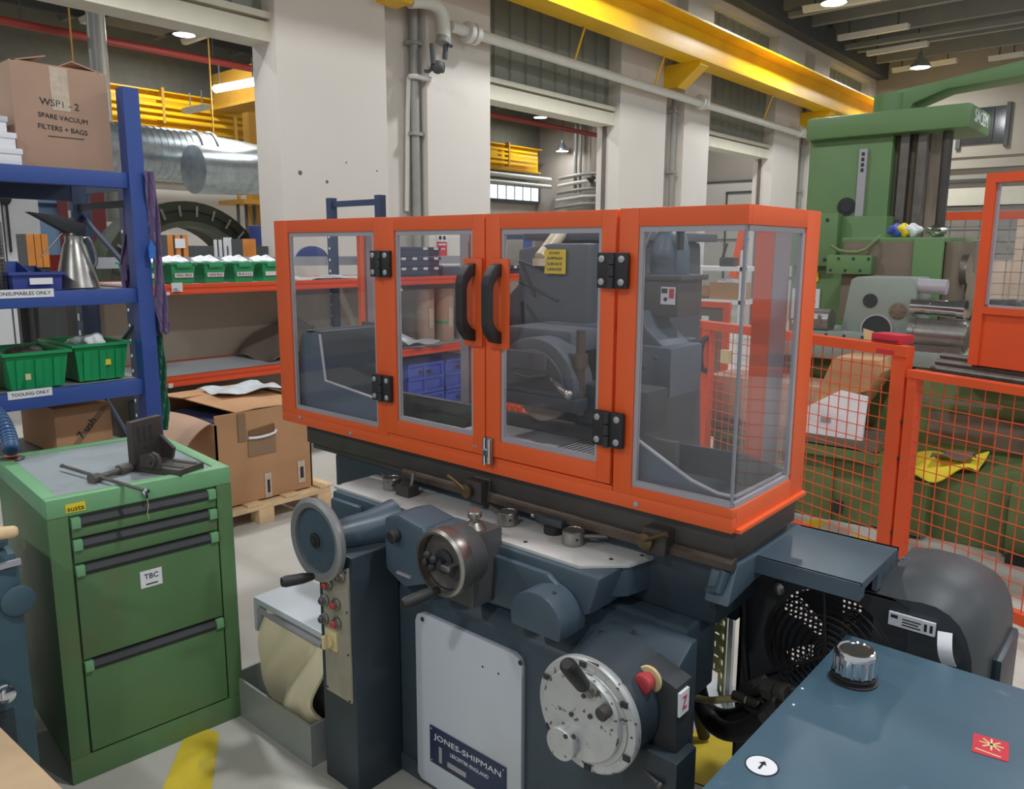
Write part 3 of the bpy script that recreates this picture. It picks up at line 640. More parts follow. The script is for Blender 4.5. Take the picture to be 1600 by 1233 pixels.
o = B().tube([(-3.560, 1.679, 1.273), (-3.560, 1.689, 1.242), (-3.560, 1.678, 1.214), (-3.560, 1.657, 1.209), (-3.560, 1.666, 1.259)], .004, 8, 2).end('cord_loop', STRAPP); o['label'] = 'loop of thin purple cord at the lower end of the slings'; o['category'] = 'cord'
o = B().prism([(0, 0), (.026, .0), (.03, .05), (.012, .085), (0, .05)], 'x', -.004, .004, M=Matrix.Translation((-3.530, 1.601, 1.552))).end('plastic_tag', STRAPB); o['label'] = 'bright blue tag tied among the purple slings'; o['category'] = 'tag'

# orange-beam rack against the wall
rk = thing('orange_rack', 'long rack of navy uprights and orange beams in front of the white wall', 'rack', (-5.5, 4.2, 0))
for y in (2.25, 4.33, 6.25):
    for x in (-5.23, -5.9):
        b = B(); upright(b, x, y, 1.84 if y > 6 else 2.04, .07, .065); b.end('upright', RNAVY if y < 6 else RBLUE, rk)
        holes(rk, x, y, .1, 1.8, LABEL, 'y')
    for z in (.2, 1.70 if y > 6 else 1.96): B().box(-5.87, -5.26, y-.012, y+.012, z, z+.05).end('brace', RNAVY, rk)
for y0, y1 in ((2.29, 4.29), (4.37, 6.21)):
    for z in (1.288, .665):
        B().box(-5.22, -5.18, y0, y1, z, z+.07).end('beam', ORANGE3, rk)
        B().box(-5.185, -5.172, y0, y1, z+.002, z+.03, .004).box(-5.185, -5.172, y0, y1, z+.045, z+.068).end('beam_ridge', ORANGE3, rk)
        B().box(-5.9, -5.22, y0, y1, z+.052, z+.066).end('shelf', GREYLID, rk)
        B().box(-5.94, -5.9, y0, y1, z, z+.07).end('rear_beam', ORANGE3, rk)
    B().box(-5.93, -5.915, y0, y1, .74, 1.29).end('back_panel', BEIGE, rk)
    B().box(-5.95, -5.93, y0, y1, 1.45, 1.53).end('back_rail', SEAL, rk)
    B().box(-5.93, -5.915, y0, y1, .05, .66).end('lower_back_panel', BEIGE, rk)
for (p, w, h) in (((-5.165, 2.517, 1.339), .075, .06), ((-5.165, 2.453, 1.299), .02, .02), ((-5.165, 2.427, 0.680), .03, .03), ((-5.165, 4.486, 1.252), .03, .02), ((-5.165, 5.300, 0.594), .03, .06)):
    l = B().box(-5.171, -5.166, p[1]-w/2, p[1]+w/2, p[2]-h/2, p[2]+h/2).end('beam_label', LABEL, rk)
for i in range(3): B().box(-5.166, -5.1655, (-5.165, 2.488, 1.365)[1], (-5.165, 2.488, 1.365)[1]+.03+.01*i, 1.325-.012*i, 1.33-.012*i).end('print', INK, rk)
BG = 'green bins on the orange rack'
for i, (a, c_, txt, lab) in enumerate((((-5.200, 2.498, 1.385), (-5.200, 2.714, 1.379), 'SMALL BAGS', 'green bin labelled small bags on the orange rack'), ((-5.200, 2.733, 1.379), (-5.200, 2.939, 1.373), 'LARGE BAGS', 'green bin labelled large bags on the orange rack'), ((-5.200, 2.959, 1.373), (-5.200, 3.168, 1.367), 'BAGS', 'green bin to the right of the large bags bin'), ((-5.200, 3.189, 1.367), (-5.200, 3.395, 1.361), '', 'green bin partly hidden by the orange guard corner'), ((-5.200, 2.302, 1.390), (-5.200, 2.480, 1.386), '', 'green bin partly hidden by the purple slings'))):
    t = openbin(-5.6, -5.24, a[1]+.02, c_[1]-.02, 1.356, 1.50, 'storage_bin', lab, BINGREEN2, BG, .018)
    yc = (a[1]+c_[1])/2; w = (c_[1]-a[1])*.5
    l = B().box(-5.243, -5.236, yc-w/2-.01, yc+w/2+.01, 1.40, 1.43).end('label_strip', LABEL, t)
    if txt: text(txt, (-5.2355, yc, 1.415), Y, Z, w, INK, l, h=.018)
    B().box(-5.232, -5.222, yc-w/2, yc+w/2, 1.465, 1.49, .003).end('rim_tab', BINGREEN2, t)
    crumple((-5.38, yc, 1.50), .1, 'bag_bundle', 'heap of white plastic bags in the ' + ('small bags bin', 'large bags bin', 'third green bin on the orange rack', 'green bin at the guard corner', 'green bin behind the slings')[i], PAPER, 'bags', (.9, 1.05, .45), 'white bags in the green bins')
o = B().sheet(lambda u, v: (-5.55+.3*v, (-5.300, 3.518, 1.365)[1]+.62*u, 1.366+.012*math.sin(u*9+v*4)+.014*v*u), 10, 5, .01).end('plastic_sheets', PLASTICBAG); o['label'] = 'flat pile of clear plastic sheets on the rack behind left guard pane'; o['category'] = 'sheets'
o = B().prism([(.17*math.cos(PI*i/14), .12*math.sin(PI*i/14)) for i in range(15)], 'x', -5.99, -5.97, M=Matrix.Translation((0, 4.16, 1.5))).end('blue_disc', PURP); o['label'] = 'violet blue half disc showing above the grey back rail'; o['category'] = 'disc'
# trays behind the first door
for k in range(3):
    z0 = 1.357+k*.088
    t = thing('parts_tray', ('lowest', 'middle', 'topmost')[k]+' navy parts tray of the stack with white labels on the rack', 'tray', (-5.45, 4.9, z0), group='navy tray stack')
    B().box(-5.65, -5.26, 4.42, 5.03, z0, z0+.06, .004).end('tray_body', NAVYBOX, t)
    B().box(-5.66, -5.25, 4.41, 5.045, z0+.055, z0+.083, .003).end('rim', NAVYBOX, t)
    for j in range(4 if k < 2 else 2):
        yy = 4.98-j*.13
        B().box(-5.252, -5.244, yy-.025, yy+.025, z0+.058, z0+.08).end('tag_label', LABEL, t)
t = thing('navy_box', 'plain navy box with a grey lid right of the tray stack', 'box', (-5.4, 5.3, 1.356))
B().box(-5.6, -5.25, 5.07, 5.42, 1.356, 1.44, .004).end('body', NAVYBOX, t); B().box(-5.61, -5.24, 5.06, 5.43, 1.44, 1.455).end('lid', GREYLID, t)
t = thing('parts_tray', 'navy tray of loose fittings at the far end of the orange rack', 'tray', (-5.4, 5.9, 1.356))
B().box(-5.6, -5.22, 5.5, 6.19, 1.36, 1.41, .003).end('tray_body', NAVYBOX, t); B().box(-5.62, -5.2, 5.48, 6.205, 1.405, 1.445, .003).end('rim', NAVYBOX, t)
for j in range(5): B().box(-5.2, -5.196, 5.66+j*.115, 5.70+j*.115, 1.412, 1.438).end('tag_label', LABEL, t)
crumple((-5.4, 5.95, 1.53), .09, 'glove_pile', 'white gloves lying on the loose fittings tray', PAPER, 'gloves', (1, 1.1, .7))
crumple((-5.40, 5.85, 1.45), .18, 'fittings_pile', 'heap of small metal fittings in the far navy tray', STEELD, 'fittings', (.6, 1.6, .16))
for i, (p, r, h, lab) in enumerate((((-5.450, 5.022, 0.699), .085, .5, 'leftmost brown cardboard tube on the rack behind the first door'), ((-5.420, 5.245, 0.669), .088, .5, 'middle cardboard tube with green tape and tatty label'), ((-5.450, 5.530, 0.654), .075, .45, 'right cardboard tube partly hidden by the door handle'))):
    t = thing('cardboard_tube', lab, 'tube', (p[0], p[1], .733), group='cardboard tubes on the rack')
    B().lathe([(r, 0), (r, h), (r-.008, h), (r-.008, .01)], (p[0], p[1], .733), Z, 24).end('tube_wall', CARD2, t)
    if i: B().lathe([(r+.001, .17), (r+.002, .172), (r+.002, .19), (r+.001, .192)], (p[0], p[1], .733), Z, 24, closed=False).end('green_tape', BINGREEN2, t)
    B().box(p[0]+r-.004, p[0]+r+.003, p[1]-.03, p[1]+.02, .87, 1.05).end('tatty_label', TAPEC, t)
for (a, b_, lab) in (((-5.220, 4.485, 0.760), (-5.140, 4.696, 0.657), 'long steel spanner nearest the rack edge'), ((-5.200, 4.715, 0.759), (-5.130, 4.899, 0.672), 'steel spanner with ring end under the white paper')):
    t = thing('spanner', lab, 'spanner', (a[0], a[1], .74), group='spanners on the rack')
    a = (a[0], a[1], .742); b_ = (b_[0], b_[1], .742)
    B().cyl(a, b_, .012, n=8).end('shank', STEELD, t)
    B().lathe([(.03, -.008), (.034, 0), (.03, .008), (.018, .008), (.018, -.008)], b_, Z, 16, closed=False).end('ring_end', STEELD, t)
o = B().sheet(lambda u, v: (-5.42+.22*v, (-5.300, 4.592, 0.807)[1]+.38*u, .76+.09*(1-u)*(1-v)+.02*math.sin(u*7)), 8, 6, .004).end('paper_sheet', PAPER); o['label'] = 'crumpled white paper beside the spanners on the rack'; o['category'] = 'paper'
t = thing('tarpaulin', 'grey brown folded tarpaulin on the lower rack shelf behind left tray', 'tarpaulin', (-5.5, 3.9, .735))
B().sheet(lambda u, v: (-5.85+.55*v, 3.3+.95*u, .74+.27*math.sin(PI*u)*(.7+.3*math.cos(v*3))+.02*math.sin(u*13+v*7)), 16, 8, .01).end('folds', TARP, t)
B().prism([(3.5, .74), (3.68, .99), (3.8, .74)], 'x', -5.32, -5.29).end('corner_fold', mat('dark_tarp', '#5a504a', .8), t)
CG = 'blue folding crates under the rack'
for i, (y0, z0, lab) in enumerate(((4.63, 0, 'lower near blue crate under the rack'), (4.63, .29, 'upper near blue crate under the rack'), (5.1, 0, 'lower far blue crate under the rack'), (5.1, .29, 'upper far blue crate under the rack'))):
    t = thing('folding_crate', lab, 'crate', (-5.4, y0+.22, z0), group=CG)
    B().box(-5.75, -5.28, y0, y0+.45, z0, z0+.28, .006).end('crate_body', CRATEBLUE, t)
    for zz in (.0, .13, .255): B().box(-5.285, -5.262, y0+.005, y0+.445, z0+zz, z0+zz+.025).end('rib', CRATEBLUE, t)
    for yy in (.005, .2, .42): B().box(-5.285, -5.266, y0+yy, y0+yy+.025, z0, z0+.28).end('post', CRATEBLUE, t)
    B().box(-5.282, -5.27, y0+.15, y0+.29, z0+.18, z0+.21).end('hand_hole', BLACKM, t)
t = thing('dark_case', 'black flat case lying on the floor under the orange rack', 'case', (-5.45, 2.9, 0))
B().box(-5.7, -5.25, 2.35, 3.45, .03, .52, .02).end('case_body', BLACKM, t); B().box(-5.25, -5.235, 2.4, 3.4, .26, .29).end('seam', DSTEEL, t)
# red sign on the pier
t = thing('safety_sign', 'small red and white sign on the pier behind the first door', 'sign', (-6.990, 6.739, 1.669))
a = (-6.992, 6.740, 1.623)
B().box(-6.998, -6.99, a[1]-.08, a[1]+.08, a[2]-.11, a[2]+.06).end('red_plate', INKR, t)
B().box(-6.998, -6.99, a[1]-.08, a[1]+.08, a[2]+.065, a[2]+.15).end('white_plate', LABEL, t)
B().box(-6.9905, -6.989, a[1]-.065, a[1]+.065, a[2]+.022, a[2]+.04).box(-6.9905, -6.989, a[1]-.05, a[1]+.05, a[2]-.03, a[2]-.018).end('print', INKW, t)
for k in (-.035, .035): B().lathe([(.025, 0), (.025, .003)], (-6.989, a[1]+k, a[2]+.11), X, 14).end('symbol', INK, t)

# red tote, purple panel, slatted crates beyond the rack
rt = openbin(-8.5, -7.9, 5.28, 6.25, 1.87, 2.14, 'red_tote', 'bright red open plastic tote above the violet blue cabinet', REDPL, None, .07, rim=.04)
vb = thing('violet_cabinet', 'violet blue steel cabinet under the red tote', 'cabinet', (-7.9, 5.6, 0))
B().box(-7.84, -7.5, 5.42, 6.1, 0, 2.0, .008).end('cabinet_body', PURP, vb); B().box(-8.45, -7.55, 5.02, 5.42, 0, 1.86, .008).box(-8.45, -7.86, 5.42, 6.2, 0, 1.86, .008).end('low_wing', PURP, vb)
B().box(-7.548, -7.54, 4.99, 5.01, 1.0, 1.85).end('edge', RNAVY, vb)
tg = thing('white_tag', 'white paper tag hung on the violet cabinet corner', 'tag', (-7.400, 4.157, 1.654))
a = (-7.450, 4.185, 1.655); B().box(-7.455, -7.45, a[1]-.045, a[1]+.045, a[2]-.06, a[2]+.05).end('card', PAPER, tg); B().box(-7.455, -7.448, a[1]-.012, a[1]+.012, a[2]+.05, a[2]+.065).end('clip', STEELD, tg)
for i, (p, lab, wd) in enumerate((((-6.600, 3.241, 1.617), 'orange wooden slatted crate with a white note behind the bins', .17), ((-6.600, 3.913, 1.593), 'narrow orange wooden slatted crate below the red tote', .12), ((-6.200, 2.031, 1.601), 'orange wooden slatted crate behind the blue rack at left', .13))):
    t = thing('wooden_crate', lab, 'crate', (p[0], p[1], 0), group='orange slatted crates')
    for k in range(3): B().box(p[0], p[0]+.02, p[1]-wd/2+k*(wd/2-.02), p[1]-wd/2+k*(wd/2-.02)+.04, 1.46, p[2]+.09).end('slat', WOODO, t)
    B().box(p[0]-.2, p[0], p[1]-wd/2, p[1]+wd/2, 0, p[2]+.09).end('back', DSTEEL, t)
    if i == 0: B().box(p[0]+.021, p[0]+.024, p[1]-.03, p[1]+.06, p[2]-.02, p[2]+.06).end('note', PAPER, t)
t = thing('coil_rack', 'grey ribbed metal sheets standing below the ring casting', 'sheets', (-7.4, 4.15, 0))
B().box(-7.6, -7.3, 3.75, 4.55, 0, 1.62).end('stack', DSTEEL, t)
for k in range(9): B().box(-7.3, -7.28, 3.95+k*.05, 3.975+k*.05, 1.5, 1.68).end('rib', LABEL, t)
# far objects seen through the blue rack
t = thing('tall_cabinet', 'tall white cabinet seen between the blue rack shelves', 'cabinet', (-9.2, 2.6, 0))
B().box(-9.5, -8.8, 1.5, 2.93, 0, 2.35, .01).end('cabinet_body', PAPER, t)
for yy in (2.2, 2.6): B().box(-8.8, -8.79, yy, yy+.012, .1, 2.3).end('door_seam', DSTEEL, t)
B().ball((-8.76, 2.63, 2.08), .06, (.6, 1, 1.4)).cyl((-8.77, 2.64, 1.55), (-8.77, 2.64, 2.3), .012, n=8).end('black_handle', BLACKM, t)
t = thing('blue_opening', 'pale blue panel coloured as a lit opening behind the white cabinet', 'screen', (-11.5, 3.4, 0))  # pale light of an opening put into the colour of a panel
B().box(-11.55, -11.5, 2.9, 4.2, 1.5, 2.6).end('opening_panel', SKYBL, t); B().box(-11.5, -11.46, 2.9, 4.2, 2.12, 2.17).end('rail', RNAVY, t)
B().box(-11.56, -11.5, 2.9, 4.4, 0, 1.5).end('red_skirt', REDPIPE, t)
t = thing('red_column', 'dark red column behind the oil jug', 'column', (-11.2, 4.1, 0))
B().box(-11.3, -11.1, 3.98, 4.5, 0, 2.7).end('column_shaft', mat('dark_red', '#7d3a3a', .6), t)
openbin(-6.0, -5.7, 1.55, 1.85, 1.30, 1.44, 'storage_bin', 'dark green bin seen behind the violet blue scoop bin', BINGREEN, None)
t = thing('small_table', 'grey bench under the dark green bin behind the blue rack', 'bench', (-6, 1.6, 0))
B().box(-6.4, -5.6, 1.0, 2.0, 1.24, 1.30).end('top', SEAL, t)
for (x, y) in ((-6.35, 1.05), (-5.65, 1.05), (-6.35, 1.95), (-5.65, 1.95)): B().box(x-.03, x+.03, y-.03, y+.03, 0, 1.24).end('leg', DSTEEL, t)

# carton on the pallet
pl = thing('pallet', 'pale pine pallet on the floor under the big brown carton', 'pallet', (-4.4, 2.3, 0))
for x in (-4.05, -4.4, -4.75): B().box(x-.045, x+.045, 1.75, 2.86, .085, .118, .003).end('board', WOOD, pl)
for x in (-4.05, -4.75):
    for y in (1.8, 2.4, 2.81): B().box(x-.05, x+.05, y-.05, y+.05, 0, .085, .003).end('block', WOOD, pl)
for k in range(5): B().box(-4.8, -4.0, 1.78+k*.25, 1.88+k*.25, .118, .128).end('deck_board', WOOD, pl)
cx = thing('pallet_carton', 'large brown carton with a torn hand hole standing on the pallet', 'box', (-4.4, 2.4, .13))
b = B().box(-4.78, -4.77, 2.14, 2.765, .13, .70).box(-4.07, -4.06, 2.14, 2.765, .13, .672).box(-4.78, -4.06, 2.14, 2.15, .13, .62).box(-4.78, -4.06, 2.755, 2.765, .13, .70).box(-4.77, -4.07, 2.15, 2.755, .13, .15)
b.end('carton_body', CARD, cx)
B().sheet(lambda u, v: (-4.06-.5*u, 2.27+.5*v-.1*u, .672+.045*u+.01*math.sin(v*5)), 4, 4, .006).end('top_flap', CARD, cx)
B().sheet(lambda u, v: (-4.78+.3*u, 2.16+.6*v, .70+.02*u), 4, 4, .006).end('rear_flap', CARD, cx)
B().sheet(lambda u, v: (-4.1-.62*v, 2.14-.19*u, .625-.03*u-.13*u*u+.01*math.sin(v*4)), 6, 6, .006).end('side_flap', CARD2, cx)
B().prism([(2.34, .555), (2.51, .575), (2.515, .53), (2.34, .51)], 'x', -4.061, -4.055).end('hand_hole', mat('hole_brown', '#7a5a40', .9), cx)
B().tube([(-4.05, 2.335, .515), (-4.045, 2.4, .508), (-4.045, 2.5, .515), (-4.05, 2.52, .535)], .008, 8, 1).end('torn_edge', PAPER, cx)
B().box(-4.062, -4.054, 2.275, 2.325, .50, .665).box(-4.061, -4.055, 2.335, 2.515, .40, .505).end('tape', TAPE, cx)
for (y0, y1, z0, z1) in ((2.43, 2.475, .13, .28), (2.66, 2.71, .17, .31)):
    B().box(-4.061, -4.054, y0, y1, z0, z1, .002).end('sticker', TAPEC, cx)
    B().box(-4.0545, -4.053, y0+.015, y1-.012, z0+.03, z1-.04).end('sticker_print', INK, cx)
o = B().box(-4.72, -4.2, 2.2, 2.5, .5, .615, .04).end('dark_bag', mat('navy_fabric', '#323a5c', .8, bump=.2)); o['label'] = 'navy fabric bag lying inside the open pallet carton'; o['category'] = 'bag'
o = B().sheet(lambda u, v: (-4.62+.3*u, 2.33+.42*v, .735+.012*math.sin(u*8+v*9)), 8, 8, .004).end('plastic_wrap', PLASTICBAG); o['label'] = 'sheet of crumpled clear wrap on the carton top'; o['category'] = 'wrap'
# ------------------------------------------------------------------ green tool cabinet at left
RZ = math.radians(-5.3)
cab = thing('tool_cabinet', 'green steel tool cabinet with four drawers and a grey rubber top', 'cabinet', (-2.335, 1.275, 0), RZ)
M = W[cab]
B(M).box(-.645, -.012, -.537, -.003, .05, .85, .006).end('cabinet_body', CGREEN, cab)
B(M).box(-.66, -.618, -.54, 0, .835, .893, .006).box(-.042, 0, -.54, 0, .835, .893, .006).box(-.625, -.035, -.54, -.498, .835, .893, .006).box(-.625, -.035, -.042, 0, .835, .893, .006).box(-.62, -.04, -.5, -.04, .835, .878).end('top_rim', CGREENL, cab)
B(M).box(-.618, -.042, -.498, -.042, .878, .887).end('rubber_mat', MAT_GREY, cab)
B(M).box(-.63, -.01, -.52, -.02, 0, .05).box(-.012, 0, -.54, 0, 0, .082, .003).end('plinth', CGREEN, cab)
B(M).box(-.012, 0, -.54, -.485, .082, .835, .003).box(-.012, 0, -.05, 0, .082, .835, .003).end('front_frame', CGREEN, cab)
for k, (z0, z1) in enumerate(((.768, .83), (.69, .763), (.388, .684), (.088, .382))):
    d = B(M).box(-.012, .002, -.48, -.055, z0, z1-.034, .002).box(-.03, -.02, -.48, -.055, z0, z1).end('drawer', CGREEN, cab)
    B(M).prism([(-.02, z1-.034), (.004, z1-.034), (.008, z1-.022), (-.004, z1-.008), (-.004, z1-.002), (-.02, z1-.002)], 'y', -.455, -.08).end('handle_strip', BLACKM, d)
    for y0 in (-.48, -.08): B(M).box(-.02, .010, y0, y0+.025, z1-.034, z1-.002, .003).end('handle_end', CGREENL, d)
    if k == 2:
        B(M).box(.0025, .0035, -.305, -.24, z1-.125, z1-.07).end('tbc_label', LABEL, d)
        text('TBC', M @ Vector((.0042, -.272, z1-.09)), M.to_3x3() @ Y, Z, .042, INK, d)
        B(M).box(.0034, .0042, -.29, -.254, z1-.117, z1-.113).end('print', INK, d)
sl = B(M).box(.0, .002, -.49, -.438, .846, .872).end('maker_label', YSIGN, cab)
text('susta', M @ Vector((.0025, -.464, .857)), M.to_3x3() @ Y, Z, .044, INK, sl)
B(M).lathe([(.011, 0), (.011, .008), (.006, .010)], (0, -.27, .866), X, 16).box(.008, .014, -.273, -.267, .845, .868).end('lock', CHROME, cab)
B(M).tube([(.012, -.27, .85), (.013, -.268, .82), (.012, -.272, .80), (.013, -.269, .78)], .001, 6).end('key_string', IVORY, cab)
ap = thing('angle_plate', 'dark iron tilting angle plate with slots standing on the green cabinet', 'angle plate', (-2.459, 1.125, 0.887), math.radians(20))
Ma = W[ap]
B(Ma).box(-.10, .10, -.05, .055, 0, .024, .003).end('base', GUN, ap)
for y in (-.025, .03): B(Ma).box(.0, .09, y-.006, y+.006, .0242, .026).end('slot', BLACKM, ap)
va = B(Ma).box(-.1, -.075, -.06, .065, .024, .165, .003).prism([(-.075, .024), (-.03, .024), (-.02, .06), (-.075, .1)], 'y', .05, .062).end('upright_plate', GUN, ap)
for y in (-.035, -.01, .015): B(Ma).box(-.0752, -.0735, y-.005, y+.005, .095, .145).end('slot', BLACKM, va)
for z in (.05, .075): B(Ma).box(-.0752, -.0735, -.012, .012, z-.006, z+.006).end('slot', BLACKM, va)
B(Ma).prism([(-.05, .024), (.03, .024), (.03, .05), (.02, .068), (0, .075), (-.02, .068), (-.05, .06)], 'y', -.062, -.05).lathe([(.022, 0), (.022, .008), (.009, .008), (.009, .014)], (-.002, -.062, .048), -Y, 20).end('pivot', GUN, ap)
th = thing('tee_wrench', 'steel tee handle key lying across the mat on the green cabinet', 'wrench', (-2.515, 0.964, 0.890))
a0, a1 = Vector((-2.700, 0.895, 0.905)), Vector((-2.273, 0.959, 0.900))
B().cyl(a0, a1, .0055, n=12).ball(a0, .007).ball(a1, .0065).end('cross_bar', STEELD, th)
b0, b1 = Vector((-2.492, 0.912, 0.900)), Vector((-2.535, 1.043, 0.903))
d = (b1-b0)
B().cyl(b0-d*.08, b0+d*.12, .018, .015).cyl(b0+d*.1, b0+d*.7, .010).cyl(b0+d*.65, b0+d*1.0, .017).end('socket_shank', STEELD, th)
ho = thing('coolant_hose', 'blue segmented coolant hose with orange nozzle on the green cabinet', 'hose', (-2.995, 0.843, 0.890))
q = [Vector((-2.920, 0.820, 0.930)), Vector((-2.957, 0.829, 0.955)), Vector((-3.008, 0.836, 0.990)), Vector((-3.126, 0.850, 1.020)), Vector((-3.192, 0.845, 1.030))]
pts = q
for _ in range(2):
    r_ = [pts[0]]
    for a, b_ in zip(pts, pts[1:]): r_ += [a*.75+b_*.25, a*.25+b_*.75]
    pts = r_+[pts[-1]]
B().tube(pts, .019, 14).end('core', HOSEB, ho)
for i in range(0, len(pts)-1, 1):
    a, b_ = pts[i], pts[i+1]; B().lathe([(.019, 0), (.026, .004), (.026, .012), (.02, .017)], a, b_-a, 16).end('segment', HOSEB, ho)
B().lathe([(.038, 0), (.04, .004), (.02, .012), (.02, .03)], (-2.978, 0.834, 0.888), Z, 20).end('magnetic_base', STEELD, ho)
B().lathe([(.021, 0), (.017, .022)], (-2.962, 0.830, 0.905), Z, 18).end('nozzle_ring', ORANGE, ho)
te = thing('teal_machine', 'dark teal machine cabinet at the left edge beside the green cabinet', 'machine', (-2.5, .35, 0))
B().box(-2.85, -2.2, -.3, .62, 0, .84, .05).end('cabinet_body', TEALB, te)
B().box(-2.8, -2.22, -.28, .6, .84, .88, .02).end('top_tray', TEALB, te)
B().lathe([(.04, 0), (.04, .006), (.034, .009)], (-2.200, 0.596, 0.704), X, 24).end('round_cover', TEALB, te)
B().box(-2.2, -2.195, .2, .56, .0, .42).end('recess', MBLUED, te)
B().box(-2.2, -2.19, .35, .61, .80, .815).end('trim_strip', SEAL, te)
k_ = (-2.190, 0.539, 0.480); B().lathe([(.02, 0), (.02, .01), (.016, .012), (.016, .02), (.02, .022), (.02, .034), (.012, .036)], k_, X, 20).end('chrome_knob', CHROME, te)
t = thing('file_handle', 'wooden tool handle lying on the teal machine top', 'handle', (-2.159, 0.569, 0.900))
a, b_ = Vector((-2.189, 0.536, 0.900)), Vector((-2.157, 0.601, 0.900)); B().tube([a, a*.5+b_*.5, b_*.9+a*.1, b_], [.013, .016, .015, .009], 14).end('grip', WOOD, t)
B().cyl(a-(b_-a)*.6, a, .005, n=8).end('tang', STEELD, t)
t = thing('wooden_bench', 'corner of a worn wooden bench top at the lower left', 'bench', (-1.5, .45, 0))
c1 = (-1.898, 0.454, 0.550); c2_ = (-1.672, 0.464, 0.550)
dd = Vector(c2_)-Vector(c1); dn = Vector((dd.y, -dd.x, 0)).normalized()
A0 = Vector(c1)-dd*1.2; A1 = Vector(c2_)+dd*1.6
sgn = 1 if (Vector((-2.4, .4, 0))-Vector(c1)).dot(dn) > 0 else 1
P4 = [A0, A1, A1+dn*sgn*.3, A0+dn*sgn*.3]
B().prism([(p.x, p.y) for p in P4], 'z', .5, .55, .004).end('bench_top', WOODB, t)
cen = sum(P4, Vector())/4
for p in P4:
    p = p.lerp(cen, .12); B().box(p.x-.025, p.x+.025, p.y-.025, p.y+.025, 0, .5).end('leg', DSTEEL, t)
B().prism([(-2.12, .56), (-1.62, .74), (-1.45, .3), (-1.95, .1)], 'z', 0, .012).end('floor_mat', FMAT)
o = bpy.data.objects['floor_mat']; o['label'] = 'dark rubber floor mat beside the yellow stripe at the bottom'; o['category'] = 'mat'

# grey filter box with tray between cabinet and grinder
gb = thing('filter_box', 'grey sheet steel coolant filter box with pale lid and low tray', 'box', (-2.15, 1.4, 0))
B().box(-2.386, -1.917, 1.262, 1.27, 0, .14).box(-2.386, -2.378, 1.262, 1.62, 0, .14).box(-1.925, -1.917, 1.27, 1.62, 0, .14).box(-2.386, -1.917, 1.612, 1.62, 0, .14).box(-2.38, -1.92, 1.265, 1.615, 0, .01).end('tray', GREYBOX, gb)
B().box(-2.25, -1.925, 1.36, 1.56, .01, .40, .004).end('housing', GREYBOX, gb)
B().box(-2.27, -1.88, 1.295, 1.50, .428, .45, .004).box(-2.27, -2.255, 1.295, 1.49, .33, .43).end('lid', GREYLID, gb)
B().cyl((-2.25, 1.31, .40), (-1.9, 1.31, .40), .012, n=12).end('roller', SEAL, gb)
def cl(u, v):
    x = -2.245+.335*u+.02*math.sin(v*7); b_ = .05*math.sin(PI*v)+.03*math.sin(u*6+v*5)+.018*math.sin(u*15+v*9)
    return (x, 1.345-b_*.8-.01*v, .415-.38*v+.015*math.sin(u*9))
o = B().sheet(cl, 26, 22, .008).end('canvas_cloth', CANVAS); o['label'] = 'stained cream canvas cloth hanging from the grey filter box'; o['category'] = 'cloth'
# ------------------------------------------------------------------ the surface grinder
gr = thing('surface_grinder', 'blue grey surface grinder with handwheels and pale deck in the centre', 'grinding machine', (-1.4, 1.8, 0))
bed = B().prism([(1.45, 0), (1.45, .60), (1.47, .63), (1.57, .69), (1.60, .69), (1.60, 0)], 'x', -1.785, -.80, .008).box(-1.75, -.83, 1.60, 1.75, .50, .70, .008).box(-1.70, -1.32, 1.75, 2.62, 0, .84, .02).box(-1.80, -.78, 1.44, 1.605, 0, .06, .01).end('bed', BEDB, gr)
B().box(-2.3, -.79, 1.665, 2.0, .70, .865, .012).prism([(-2.3, .70), (-1.7, .62), (-1.2, .62), (-.79, .78)], 'y', 1.68, 1.98).end('bed_ways', MBLUED, gr)
pan = B().prism([(-1.62+.03, .56), (-1.62+.009, .551), (-1.62, .53), (-1.62, .035), (-1.605, .02), (-1.225, .02), (-1.21, .035), (-1.21, .53), (-1.219, .551), (-1.24, .56)], 'y', 1.435, 1.452, .003).end('front_panel', PANELW, gr)
for p in ((-1.587, 1.434, 0.542), (-1.214, 1.434, 0.544)): B().lathe([(.007, 0), (.006, .002)], p, -Y, 12).end('screw', BLACKM, pan)
for p in ((-1.348, 1.434, 0.483), (-1.290, 1.434, 0.485)): B().lathe([(.003, 0), (.003, .001)], p, -Y, 8).end('pin_hole', BLACKM, pan)
p0 = (-1.559, 1.433, 0.218); p1 = (-1.272, 1.433, 0.216)
zt = p0[2]; x0, x1 = p0[0], p1[0]+.012
npl = B().box(x0, x1, 1.430, 1.4345, zt-.115, zt+.003, .002).end('name_plate', NAVY, pan)
text('JONES-SHIPMAN', ((x0+x1)/2+.004, 1.4294, zt-.024), X, Z, (x1-x0)*.88, INKW, npl, h=.022)
text('LEICESTER ENGLAND', ((x0+x1)/2+.012, 1.4294, zt-.055), X, Z, (x1-x0)*.5, INKW, npl)
B().box(x0+.04, x0+.052, 1.4290, 1.4302, zt-.1, zt-.05).box(x0+.075, x0+.15, 1.4290, 1.4302, zt-.098, zt-.082).end('stamp_field', SEAL, npl)
for (x, z) in ((x0+.008, zt-.005), (x1-.008, zt-.005), (x0+.008, zt-.107), (x1-.008, zt-.107)): B().lathe([(.003, 0), (.002, .001)], (x, 1.4298, z), -Y, 8).end('rivet', SEAL, npl)
for p in ((-1.719, 1.449, 0.260),): B().lathe([(.005, 0), (.004, .003)], p, -Y, 10).end('plug', BLACKM, bed)
